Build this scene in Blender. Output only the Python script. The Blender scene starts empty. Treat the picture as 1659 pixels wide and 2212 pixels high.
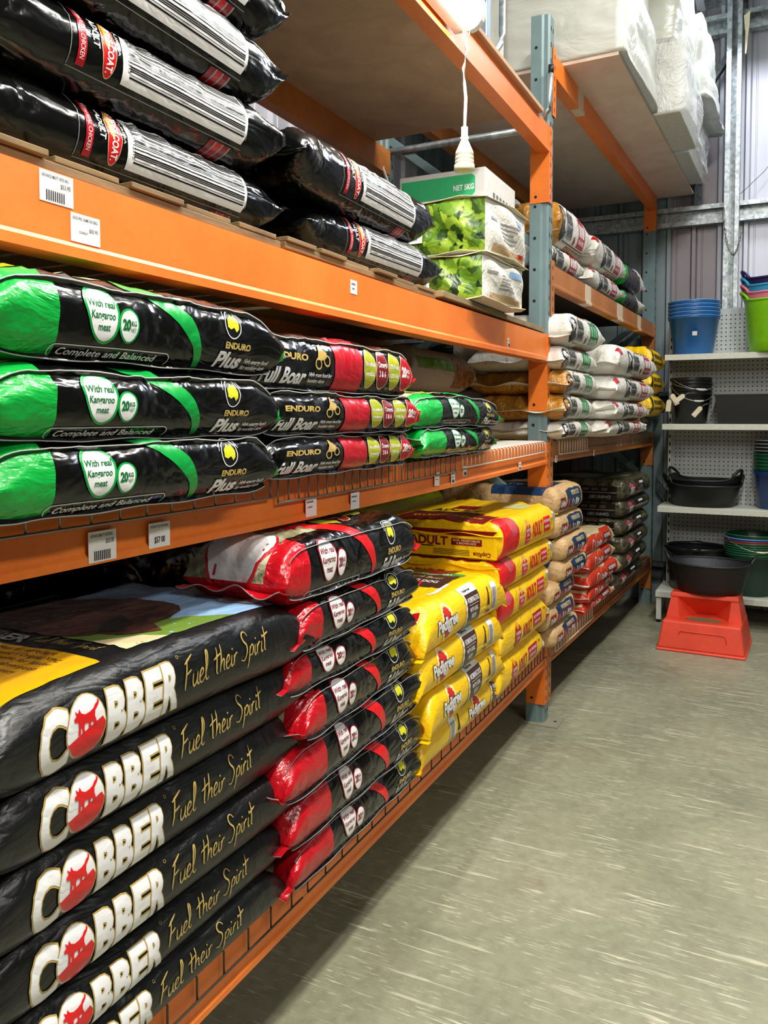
import bpy, bmesh, math, random
import numpy as np
from mathutils import Vector, Matrix
from mathutils.geometry import tessellate_polygon
R = math.radians
PI = math.pi
scene = bpy.context.scene
col = scene.collection

# ------------------------------------------------------------------ camera
FPX = 1750.0
cam_d = bpy.data.cameras.new('camera')
cam = bpy.data.objects.new('camera', cam_d)
col.objects.link(cam)
cam.location = (1.037, 0.0, 1.5)
cam.rotation_euler = (R(90 - 2.5), 0, R(26.35))
cam_d.sensor_fit = 'VERTICAL'
cam_d.sensor_height = 36.0
cam_d.lens = 36.0 * FPX / 2212.0
cam_d.shift_y = -(1106.0 - 981.4) / 2212.0
cam_d.shift_x = 0.0
cam_d.clip_start = 0.02
scene.camera = cam

# ------------------------------------------------------------------ world, lights, exposure
world = bpy.data.worlds.new('world')
scene.world = world
world.use_nodes = True
world.node_tree.nodes['Background'].inputs[0].default_value = (0.85, 0.93, 1.0, 1)
world.node_tree.nodes['Background'].inputs[1].default_value = 0.10


def area(name, loc, sx, sy, power, colr, rot=(0, 0, 0)):
    d = bpy.data.lights.new(name, 'AREA')
    d.shape = 'RECTANGLE'
    d.size = sx
    d.size_y = sy
    d.energy = power
    d.color = colr
    o = bpy.data.objects.new(name, d)
    col.objects.link(o)
    o.location = loc
    o.rotation_euler = rot
    return o


area('ceiling_lamp_light', (1.5, 3.4, 4.5), 0.15, 1.3, 50, (1.0, 0.97, 0.90), (0, R(10), 0))
area('ceiling_lamp_light', (1.2, 1.1, 4.4), 0.15, 1.3, 72, (1.0, 0.97, 0.90), (0, R(12), 0))
area('ceiling_lamp_light', (1.2, -1.2, 4.4), 0.15, 1.3, 56, (1.0, 0.97, 0.90), (0, R(12), 0))
area('opposite_lamp_light', (2.3, 1.2, 2.9), 0.15, 1.6, 19, (1.0, 0.96, 0.90), (0, R(65), 0))
area('skylight_light', (0.9, 5.9, 4.5), 1.6, 0.7, 46, (0.86, 0.9, 1.0), (R(-12), 0, 0))
TUBE = 75.0     # strength of the batten diffuser

scene.view_settings.view_transform = 'Standard'
scene.view_settings.look = 'None'
scene.view_settings.exposure = 0.75
scene.view_settings.gamma = 1.0
scene.view_settings.use_curve_mapping = False

# ------------------------------------------------------------------ materials
MATS = {}


def lin(h):
    h = h.lstrip('#')
    v = [int(h[i:i + 2], 16) / 255 for i in (0, 2, 4)]
    return tuple(((x / 12.92) if x <= 0.04045 else ((x + 0.055) / 1.055) ** 2.4) for x in v) + (1.0,)


class NT:
    def __init__(s, name):
        s.m = bpy.data.materials.new(name)
        s.m.use_nodes = True
        s.t = s.m.node_tree
        s.b = s.t.nodes['Principled BSDF']
        s.co = None

    def n(s, typ, **kw):
        x = s.t.nodes.new(typ)
        for k, v in kw.items():
            if hasattr(x, k) and not (k in x.inputs):
                setattr(x, k, v)
        for k, v in kw.items():
            if k in x.inputs:
                x.inputs[k].default_value = v
        return x

    def l(s, a, ao, b, bi):
        s.t.links.new(a.outputs[ao], b.inputs[bi])

    def coord(s, scale=(1, 1, 1), rot=(0, 0, 0), kind='Object'):
        c = s.n('ShaderNodeTexCoord')
        mp = s.n('ShaderNodeMapping')
        mp.inputs['Scale'].default_value = scale
        mp.inputs['Rotation'].default_value = rot
        s.l(c, kind, mp, 'Vector')
        return mp

    def noise(s, mp, scale, detail=4, rough=.55, dist=0.0):
        x = s.n('ShaderNodeTexNoise')
        x.inputs['Scale'].default_value = scale
        x.inputs['Detail'].default_value = detail
        x.inputs['Roughness'].default_value = rough
        x.inputs['Distortion'].default_value = dist
        s.l(mp, 'Vector', x, 'Vector')
        return x

    def ramp(s, src, stops, out='Fac'):
        r = s.n('ShaderNodeValToRGB')
        e = r.color_ramp.elements
        while len(e) < len(stops):
            e.new(0.5)
        for el, (p, c) in zip(e, stops):
            el.position = p
            el.color = c if len(c) == 4 else (*c, 1)
        s.l(src, out, r, 'Fac')
        return r

    def mix(s, fac, a, b, mode='MIX'):
        m = s.n('ShaderNodeMix', data_type='RGBA', blend_type=mode)
        for sock, val in ((0, fac), (6, a), (7, b)):
            if isinstance(val, tuple) and not isinstance(val[0], (int, float)):
                s.t.links.new(val[0].outputs[val[1]], m.inputs[sock])
            else:
                m.inputs[sock].default_value = val
        return m

    def bump(s, src, strength, dist, out='Fac', prev=None):
        b = s.n('ShaderNodeBump')
        b.inputs['Strength'].default_value = strength
        b.inputs['Distance'].default_value = dist
        s.l(src, out, b, 'Height')
        if prev:
            s.l(prev, 'Normal', b, 'Normal')
        return b


def plain(name, hexc, rough=0.5, metal=0.0, spec=0.5, var=0.06, vs=30.0, bump=0.0, bs=60.0):
    """plain surface with a little procedural variation of its colour"""
    if name in MATS:
        return MATS[name]
    q = NT(name)
    c = lin(hexc)
    mp = q.coord()
    nz = q.noise(mp, vs, 3)
    d = tuple(x * (1 - var) for x in c[:3]) + (1,)
    u = tuple(min(1, x * (1 + var)) for x in c[:3]) + (1,)
    r = q.ramp(nz, [(.3, d), (.7, u)])
    q.l(r, 'Color', q.b, 'Base Color')
    q.b.inputs['Roughness'].default_value = rough
    q.b.inputs['Metallic'].default_value = metal
    q.b.inputs['Specular IOR Level'].default_value = spec
    if bump:
        nb = q.noise(mp, bs, 4)
        q.l(q.bump(nb, 1.0, bump), 'Normal', q.b, 'Normal')
    MATS[name] = q.m
    return q.m


def film(name, hexc, rough=0.25, crease=0.004, scale=9.0, fine=0.0012, spec=0.5, trans=0.0, hex2=None, coat=0.0):
    """plastic sack film: wrinkles and fine crinkles by bump"""
    if name in MATS:
        return MATS[name]
    q = NT(name)
    c = lin(hexc)
    mp = q.coord((1, 1.6, 1.6))
    if hex2:
        nz = q.noise(mp, 14, 5, .6, 1.2)
        r = q.ramp(nz, [(.38, c), (.6, lin(hex2))])
        q.l(r, 'Color', q.b, 'Base Color')
    else:
        q.b.inputs['Base Color'].default_value = c
    q.b.inputs['Roughness'].default_value = rough
    q.b.inputs['Specular IOR Level'].default_value = spec
    q.b.inputs['Coat Weight'].default_value = coat
    q.b.inputs['Coat Roughness'].default_value = 0.12
    n1 = q.noise(mp, scale, 3, .5, 1.1)
    # ridged
    a = q.n('ShaderNodeMath', operation='SUBTRACT')
    q.l(n1, 'Fac', a, 0)
    a.inputs[1].default_value = 0.5
    ab = q.n('ShaderNodeMath', operation='ABSOLUTE')
    q.l(a, 'Value', ab, 0)
    b1 = q.bump(ab, 1.0, crease * 3, 'Value')
    n2 = q.noise(mp, scale * 5, 3, .6, .6)
    b2 = q.bump(n2, 1.0, fine, 'Fac', b1)
    q.l(b2, 'Normal', q.b, 'Normal')
    MATS[name] = q.m
    return q.m


def printed(name, hexc, rough=0.3, like=(0.004, 9.0, 0.0012)):
    return film(name, hexc, rough, like[0], like[1], like[2])


def m_floor():
    q = NT('polished_concrete')
    mp = q.coord(kind='Object')
    n1 = q.noise(mp, 1.1, 6, .6, .4)
    base = q.ramp(n1, [(.30, lin('#73765f')), (.5, lin('#8b8b72')), (.72, lin('#9b997f'))])
    n2 = q.noise(mp, 26, 6, .7)
    r2 = q.ramp(n2, [(.3, (.72, .72, .72, 1)), (.65, (1.05, 1.05, 1.05, 1))])
    c1 = q.mix(.8, (base, 'Color'), (r2, 'Color'), 'MULTIPLY')
    # rusty brown stains
    n3 = q.noise(mp, 2.3, 5, .65, .8)
    st = q.ramp(n3, [(.56, (0, 0, 0, 1)), (.72, (.6, .6, .6, 1))])
    c2 = q.mix((st, 'Color'), (c1, 2), lin('#6e5f4b'))
    # long pale scratches, in two directions
    prev = c2
    for k, (rz, thr, sx, sy) in enumerate(((14, .60, 2.6, 60), (-50, .66, 5.0, 80), (20, .60, 9, 130), (9, .63, 14, 160))):
        m2 = q.coord((sx, sy, 1), (0, 0, R(rz)))
        w = q.noise(m2, 1.0, 3, .6, .35)
        s = q.ramp(w, [(thr, (0, 0, 0, 1)), (thr + .04, (.85, .85, .85, 1))])
        gate = q.noise(mp, 3.1 + k, 3, .6)
        g = q.ramp(gate, [(.44, (0, 0, 0, 1)), (.60, (1, 1, 1, 1))])
        mm = q.mix(1.0, (s, 'Color'), (g, 'Color'), 'MULTIPLY')
        prev = q.mix((mm, 2), (prev, 2), lin('#c3c0a6'))
    q.l(prev, 2, q.b, 'Base Color')
    rr = q.ramp(n2, [(.3, (.42, .42, .42, 1)), (.7, (.62, .62, .62, 1))])
    q.l(rr, 'Color', q.b, 'Roughness')
    q.l(q.bump(n2, .5, .001), 'Normal', q.b, 'Normal')
    return q.m


def m_orange(name='orange_paint', c1='#ee7f2b', c2='#e26f1f', wear='#8a4718'):
    q = NT(name)
    mp = q.coord()
    n1 = q.noise(mp, 3, 4, .6)
    base = q.ramp(n1, [(.35, lin(c2)), (.65, lin(c1))])
    ms = q.coord((10, 1.4, 14))
    n2 = q.noise(ms, 3.0, 6, .75, .5)
    w = q.ramp(n2, [(.64, (0, 0, 0, 1)), (.72, (.6, .6, .6, 1))])
    c = q.mix((w, 'Color'), (base, 'Color'), lin(wear))
    n3 = q.noise(mp, 60, 3)
    g = q.ramp(n3, [(.3, (.88, .88, .88, 1)), (.7, (1, 1, 1, 1))])
    c3 = q.mix(.7, (c, 2), (g, 'Color'), 'MULTIPLY')
    q.l(c3, 2, q.b, 'Base Color')
    q.b.inputs['Roughness'].default_value = 0.42
    q.l(q.bump(n3, .4, .0006), 'Normal', q.b, 'Normal')
    return q.m


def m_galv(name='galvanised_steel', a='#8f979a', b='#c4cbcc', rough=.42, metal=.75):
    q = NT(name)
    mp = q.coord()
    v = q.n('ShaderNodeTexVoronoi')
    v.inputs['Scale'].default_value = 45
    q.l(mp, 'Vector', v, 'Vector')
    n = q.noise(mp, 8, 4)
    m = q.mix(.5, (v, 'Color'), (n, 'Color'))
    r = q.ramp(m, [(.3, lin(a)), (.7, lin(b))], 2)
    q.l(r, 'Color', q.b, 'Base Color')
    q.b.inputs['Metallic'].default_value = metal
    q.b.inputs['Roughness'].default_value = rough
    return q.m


def m_wood(name, a, b, scale=(3, 3, 40), rough=.8):
    q = NT(name)
    mp = q.coord(scale)
    n = q.noise(mp, 2.2, 6, .65, .8)
    r = q.ramp(n, [(.3, lin(a)), (.68, lin(b))])
    q.l(r, 'Color', q.b, 'Base Color')
    q.b.inputs['Roughness'].default_value = rough
    q.l(q.bump(n, .5, .002), 'Normal', q.b, 'Normal')
    return q.m


def m_kibble(name, a, b, c, scale=70):
    q = NT(name)
    mp = q.coord()
    v = q.n('ShaderNodeTexVoronoi')
    v.inputs['Scale'].default_value = scale
    nd = q.noise(mp, scale * .35, 3)
    mx = q.mix(.10, (mp, 'Vector'), (nd, 'Color'), 'ADD')
    q.l(mx, 2, v, 'Vector')
    r = q.ramp(v, [(.1, lin(a)), (.5, lin(b)), (.9, lin(c))], 'Color')
    q.l(r, 'Color', q.b, 'Base Color')
    q.b.inputs['Roughness'].default_value = .35
    n = q.noise(mp, 9, 3, .5, 1)
    q.l(q.bump(n, 1, .02), 'Normal', q.b, 'Normal')
    return q.m


def m_emit(name, colr, strength):
    q = NT(name)
    q.b.inputs['Base Color'].default_value = (1, 1, 1, 1)
    q.b.inputs['Emission Color'].default_value = colr
    q.b.inputs['Emission Strength'].default_value = strength
    return q.m


def m_clearfilm(name='clear_plastic_wrap', alpha=.45):
    q = NT(name)
    mp = q.coord()
    n = q.noise(mp, 5, 4, .6, 2.0)
    a = q.n('ShaderNodeMath', operation='SUBTRACT')
    q.l(n, 'Fac', a, 0)
    a.inputs[1].default_value = 0.5
    ab = q.n('ShaderNodeMath', operation='ABSOLUTE')
    q.l(a, 'Value', ab, 0)
    q.l(q.bump(ab, 1, .05, 'Value'), 'Normal', q.b, 'Normal')
    q.b.inputs['Base Color'].default_value = (.86, .88, .86, 1)
    q.b.inputs['Roughness'].default_value = .16
    q.b.inputs['Alpha'].default_value = alpha
    return q.m


MAT_FLOOR = m_floor()
ORANGE = m_orange()
ORANGE_OLD = m_orange('worn_orange_paint', '#c47a38', '#a86228', '#5a3a20')
GALV = m_galv()
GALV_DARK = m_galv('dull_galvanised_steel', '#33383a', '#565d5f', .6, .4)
POST = plain('grey_green_rack_paint', '#6f8587', .45, .1, var=.08, vs=14)
POST_DARK = plain('dark_steel_hole', '#0b0c0c', .9)
WIRE = plain('zinc_wire', '#8a8a88', .4, .7)
WIRE_WHITE = plain('white_coated_wire', '#d9d6cc', .4)
WIRE_DARK = plain('dull_wire', '#54504a', .5, .5)
LABEL = plain('white_price_label', '#e6e3e2', .5, var=.03)
INK = plain('grey_print_ink', '#6b6b70', .6)
INKD = plain('dark_print_ink', '#1b1b1e', .5)
TAPE = plain('cream_masking_tape', '#cdbba0', .7)
PLY = m_wood('plain_particle_board', '#a98a70', '#c2a183', (2, 2, 2), .85)
PLY_PALE = m_wood('pale_particle_board', '#c9b2a0', '#dcc8b7', (2, 2, 2), .85)
WOOD = m_wood('old_pallet_wood', '#5b4630', '#8f7349', (14, 2, 14))
WOODEND = m_wood('fresh_cut_wood_end', '#b28f58', '#d9bd86', (20, 20, 20))
EMIT = m_emit('lit_diffuser', (1, .985, .95, 1), TUBE)
CREAM = plain('cream_plastic', '#ddd3b4', .4)
BEIGE = plain('lamp_body_white', '#c9bfae', .5)

# ------------------------------------------------------------------ mesh helpers
def link(o, parent=None):
    col.objects.link(o)
    if parent is not None:
        o.parent = parent
    return o


def tag(o, label=None, cat=None, group=None, kind=None):
    if label:
        o['label'] = label
    if cat:
        o['category'] = cat
    if group:
        o['group'] = group
    if kind:
        o['kind'] = kind
    return o


def empty(name, loc=(0, 0, 0), rz=0.0, label=None, cat=None, group=None):
    o = bpy.data.objects.new(name, None)
    o.empty_display_size = .05
    link(o)
    o.location = loc
    o.rotation_euler = (0, 0, rz)
    return tag(o, label, cat, group)


class MB:
    """collects shapes and builds them as one mesh object"""

    def __init__(s):
        s.v, s.f, s.m, s.sm = [], [], [], []

    def add(s, vs, fs, mi=0, smooth=False):
        o = len(s.v)
        s.v += [tuple(p) for p in vs]
        for f in fs:
            s.f.append([i + o for i in f])
            s.m.append(mi)
            s.sm.append(smooth)
        return s

    def box(s, x0, x1, y0, y1, z0, z1, mi=0, M=None):
        p = [(x, y, z) for z in (z0, z1) for y in (y0, y1) for x in (x0, x1)]
        if M is not None:
            p = [M @ Vector(q) for q in p]
        return s.add(p, [(0, 2, 3, 1), (4, 5, 7, 6), (0, 1, 5, 4), (2, 6, 7, 3), (0, 4, 6, 2), (1, 3, 7, 5)], mi)

    def tube(s, path, r, seg=8, mi=0, closed=False, cap=True, rz=None):
        path = [Vector(p) for p in path]
        n = len(path)
        rings = []
        up = Vector((0, 0, 1))
        for i, p in enumerate(path):
            a = path[(i - 1) % n] if (closed or i > 0) else p
            b = path[(i + 1) % n] if (closed or i < n - 1) else p
            d = (b - a).normalized()
            u = d.cross(up)
            if u.length < .05:
                u = d.cross(Vector((1, 0, 0)))
            u.normalize()
            w = u.cross(d).normalized()
            rr = r[i] if isinstance(r, (list, tuple)) else r
            rings.append([p + (u * math.cos(2 * PI * k / seg) + w * math.sin(2 * PI * k / seg)) * rr for k in range(seg)])
        vs = [q for g in rings for q in g]
        fs = []
        for i in range(n if closed else n - 1):
            j = (i + 1) % n
            for k in range(seg):
                k2 = (k + 1) % seg
                fs.append((i * seg + k, i * seg + k2, j * seg + k2, j * seg + k))
        if cap and not closed:
            fs.append(tuple(range(seg))[::-1])
            fs.append(tuple((n - 1) * seg + k for k in range(seg)))
        return s.add(vs, fs, mi, True)

    def lathe(s, prof, c=(0, 0, 0), seg=40, mi=0, sx=1.0, sy=1.0):
        """prof: list of (r, z)"""
        vs, fs = [], []
        for (r, z) in prof:
            for k in range(seg):
                a = 2 * PI * k / seg
                vs.append((c[0] + r * sx * math.cos(a), c[1] + r * sy * math.sin(a), c[2] + z))
        for i in range(len(prof) - 1):
            for k in range(seg):
                k2 = (k + 1) % seg
                fs.append((i * seg + k, i * seg + k2, (i + 1) * seg + k2, (i + 1) * seg + k))
        return s.add(vs, fs, mi, True)

    def prism(s, poly, axis, a0, a1, mi=0):
        """poly 2d extruded along axis: 'x' poly=(y,z), 'y' poly=(x,z), 'z' poly=(x,y)"""
        n = len(poly)

        def P(p, a):
            return {'x': (a, p[0], p[1]), 'y': (p[0], a, p[1]), 'z': (p[0], p[1], a)}[axis]
        vs = [P(p, a0) for p in poly] + [P(p, a1) for p in poly]
        fs = [(i, (i + 1) % n, n + (i + 1) % n, n + i) for i in range(n)] + [tuple(range(n))[::-1], tuple(range(n, 2 * n))]
        return s.add(vs, fs, mi)

    def disc(s, c, r, nrm='x', mi=0, seg=10, e=0.0015, sq=1.0):
        pts = []
        for k in range(seg):
            a = 2 * PI * k / seg
            u, w = r * math.cos(a), r * sq * math.sin(a)
            pts.append({'x': (c[0], c[1] + u, c[2] + w), 'y': (c[0] + u, c[1], c[2] + w), '-y': (c[0] + u, c[1], c[2] + w), 'z': (c[0] + u, c[1] + w, c[2])}[nrm])
        return s.add(pts, [tuple(range(seg))], mi)

    def build(s, name, mats, parent=None, loc=None, rz=None, bevel=0.0, M=None, recalc=True):
        me = bpy.data.meshes.new(name)
        me.from_pydata(s.v, [], s.f)
        if not isinstance(mats, (list, tuple)):
            mats = [mats]
        for m in mats:
            me.materials.append(m)
        me.polygons.foreach_set('material_index', s.m)
        me.polygons.foreach_set('use_smooth', s.sm)
        if recalc:
            bm = bmesh.new()
            bm.from_mesh(me)
            bmesh.ops.recalc_face_normals(bm, faces=bm.faces)
            bm.to_mesh(me)
            bm.free()
        me.update()
        o = bpy.data.objects.new(name, me)
        link(o, parent)
        if loc is not None:
            o.location = loc
        if rz is not None:
            o.rotation_euler = (0, 0, rz)
        if bevel:
            b = o.modifiers.new('bevel', 'BEVEL')
            b.width = bevel
            b.segments = 2
            b.limit_method = 'ANGLE'
        return o


def copy_tree(o, parent=None):
    c = o.copy()
    col.objects.link(c)
    c.parent = parent
    for ch in list(o.children):
        copy_tree(ch, c)
    return c


# second bay stands a little turned against the first one
A2 = R(1.59)
Y2 = 3.847


def B2(s, off=0.0, z=0.0):
    return Vector((off * math.cos(A2) + s * math.sin(A2), Y2 + s * math.cos(A2) - off * math.sin(A2), z))


# ------------------------------------------------------------------ printed artwork (2-D shapes that get laid on a sack)
_tc = {}


def text_geo(txt, bold):
    k = (txt, bold)
    if k in _tc:
        return _tc[k]
    cu = bpy.data.curves.new('t', 'FONT')
    cu.body = txt
    cu.size = 1.0
    cu.offset = bold
    cu.resolution_u = 3
    o = bpy.data.objects.new('t', cu)
    me = o.to_mesh()
    vs = np.array([v.co[:2] for v in me.vertices]).reshape(-1, 2)
    fs = [tuple(p.vertices) for p in me.polygons]
    o.to_mesh_clear()
    bpy.data.objects.remove(o)
    bpy.data.curves.remove(cu)
    _tc[k] = (vs, fs)
    return _tc[k]


class Art:
    def shift(s, dx):
        s.sh = [(v + np.array([dx, 0.0]), f, m, l) for v, f, m, l in s.sh]
        return s

    def __init__(s):
        s.sh = []   # (verts Nx2, faces, mat, layer)

    def raw(s, vs, fs, mat, layer=1):
        s.sh.append((np.array(vs, float), fs, mat, layer))
        return s

    def poly(s, pts, mat, layer=1):
        tris = tessellate_polygon([[Vector((p[0], p[1], 0)) for p in pts]])
        return s.raw(pts, [tuple(t) for t in tris], mat, layer)

    def rect(s, x0, x1, y0, y1, mat, layer=1):
        return s.raw([(x0, y0), (x1, y0), (x1, y1), (x0, y1)], [(0, 1, 2, 3)], mat, layer)

    def ell(s, cx, cy, rx, ry, mat, layer=1, seg=24, egg=0.0, rot=0.0):
        pts = []
        for k in range(seg):
            a = 2 * PI * k / seg
            x, y = rx * math.cos(a) * (1 - egg * math.sin(a)), ry * math.sin(a)
            pts.append((cx + x * math.cos(rot) - y * math.sin(rot), cy + x * math.sin(rot) + y * math.cos(rot)))
        return s.raw(pts, [tuple(range(seg))], mat, layer)

    def ring(s, cx, cy, rx, ry, w, mat, layer=1, seg=28, a0=0, a1=2 * PI):
        pts, fs = [], []
        n = seg
        for k in range(n + 1):
            a = a0 + (a1 - a0) * k / n
            pts += [(cx + rx * math.cos(a), cy + ry * math.sin(a)), (cx + (rx - w) * math.cos(a), cy + (ry - w) * math.sin(a))]
        for k in range(n):
            fs.append((2 * k, 2 * k + 1, 2 * k + 3, 2 * k + 2))
        return s.raw(pts, fs, mat, layer)

    def text(s, txt, x, y, h, mat, layer=2, bold=0.02, shear=0.0, w=None, rot=0.0, outline=None, ow=.035, align='L', arc=0.0):
        """h is the cap height; w fits the whole line to a width"""
        for (bd, m, ly) in (([(bold + ow, outline, layer - 1)] if outline else []) + [(bold, mat, layer)]):
            vs, fs = text_geo(txt, bd)
            if len(vs) == 0:
                return s
            base = text_geo(txt, bold)[0]
            x0, x1 = base[:, 0].min(), base[:, 0].max()
            k = h / 0.70
            kx = k if w is None else w / max(1e-6, (x1 - x0))
            p = np.empty_like(vs)
            p[:, 0] = (vs[:, 0] - x0) * kx
            p[:, 1] = vs[:, 1] * k
            wd = (x1 - x0) * kx
            if align == 'C':
                p[:, 0] -= wd / 2
            p[:, 0] += shear * p[:, 1]
            if arc:
                p[:, 1] += arc * (p[:, 0] - (0 if align == 'C' else wd / 2)) ** 2
            c, sn = math.cos(rot), math.sin(rot)
            q = np.stack([x + p[:, 0] * c - p[:, 1] * sn, y + p[:, 0] * sn + p[:, 1] * c], 1)
            s.raw(q, fs, m, ly)
        return s

    def stroke(s, pts, w, mat, layer=2, taper=True):
        P = [Vector(p) for p in pts]
        vs, fs = [], []
        n = len(P)
        for i, p in enumerate(P):
            d = (P[min(n - 1, i + 1)] - P[max(0, i - 1)])
            d = d.normalized() if d.length else Vector((1, 0))
            nn = Vector((-d.y, d.x))
            ww = w * (.5 if not taper else .5 * (.35 + .65 * math.sin(PI * (i + .6) / (n + .2))))
            vs += [tuple(p + nn * ww), tuple(p - nn * ww)]
        for i in range(n - 1):
            fs.append((2 * i, 2 * i + 1, 2 * i + 3, 2 * i + 2))
        return s.raw(vs, fs, mat, layer)

    def bars(s, x0, x1, y0, y1, mat, layer=2, horiz=False, seed=3, n=22):
        rg = random.Random(seed)
        a, b = (y0, y1) if horiz else (x0, x1)
        t = a
        st = (b - a) / (n * 2.0)
        while t < b:
            wv = st * rg.choice((.5, .8, 1.3, 2.0))
            if t + wv > b:
                break
            if horiz:
                s.rect(x0, x1, t, t + wv, mat, layer)
            else:
                s.rect(t, t + wv, y0, y1, mat, layer)
            t += wv + st * rg.choice((.5, .8, 1.2, 1.8))
        return s

    def cut(s, ds, dt, s0, t0):
        """split every shape along the grid lines of the sack"""
        bm = bmesh.new()
        lay = bm.faces.layers.int.new('ly')
        mats = []
        for (vs, fs, mat, layer) in s.sh:
            if mat not in mats:
                mats.append(mat)
            mi = mats.index(mat)
            bv = [bm.verts.new((p[0], p[1], 0)) for p in vs]
            for f in fs:
                try:
                    fc = bm.faces.new([bv[i] for i in f])
                    fc.material_index = mi
                    fc[lay] = layer
                except ValueError:
                    pass
        if not bm.faces:
            return None
        xs = [v.co.x for v in bm.verts]
        ys = [v.co.y for v in bm.verts]
        for (lo, hi, st, o0, ax) in ((min(xs), max(xs), ds, s0, 0), (min(ys), max(ys), dt, t0, 1)):
            k = math.ceil((lo - o0) / st + 1e-6)
            while o0 + k * st < hi - 1e-6:
                c = o0 + k * st
                co = (c, 0, 0) if ax == 0 else (0, c, 0)
                no = (1, 0, 0) if ax == 0 else (0, 1, 0)
                fsel = [f for f in bm.faces if min(v.co[ax] for v in f.verts) < c < max(v.co[ax] for v in f.verts)]
                if fsel:
                    g = set()
                    for f in fsel:
                        g.update(f.verts)
                        g.update(f.edges)
                    bmesh.ops.bisect_plane(bm, geom=fsel + list(g), plane_co=co, plane_no=no, dist=1e-7)
                k += 1
        bm.normal_update()
        for f in bm.faces:
            if f.normal.z < 0:
                f.normal_flip()
        V, L, F, M = [], [], [], []
        for f in bm.faces:
            F.append(list(range(len(V), len(V) + len(f.verts))))
            M.append(f.material_index)
            for v in f.verts:
                V.append((v.co.x, v.co.y))
                L.append(f[lay])
        bm.free()
        # merge equal verts of the same layer
        key = {}
        nv, nl, remap = [], [], []
        for (p, l) in zip(V, L):
            k = (round(p[0], 6), round(p[1], 6), l)
            if k not in key:
                key[k] = len(nv)
                nv.append(p)
                nl.append(l)
            remap.append(key[k])
        F = [[remap[i] for i in f] for f in F]
        keep = [i for i, f in enumerate(F) if len(set(f)) == len(f)]
        return (np.array(nv), np.array(nl, float), [F[i] for i in keep], [M[i] for i in keep], mats)


# ------------------------------------------------------------------ sacks
def vnoise(x, y, seed):
    """smooth value noise on arrays"""
    xi, yi = np.floor(x).astype(int), np.floor(y).astype(int)
    fx, fy = x - xi, y - yi
    fx, fy = fx * fx * (3 - 2 * fx), fy * fy * (3 - 2 * fy)

    def h(a, b):
        n = (a * 374761393 + b * 668265263 + seed * 1442695041) & 0x7fffffff
        n = ((n ^ (n >> 13)) * 1274126177) & 0x7fffffff
        return ((n ^ (n >> 16)) & 0xffff) / 65535.0
    return (h(xi, yi) * (1 - fx) + h(xi + 1, yi) * fx) * (1 - fy) + (h(xi, yi + 1) * (1 - fx) + h(xi + 1, yi + 1) * fx) * fy


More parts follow.
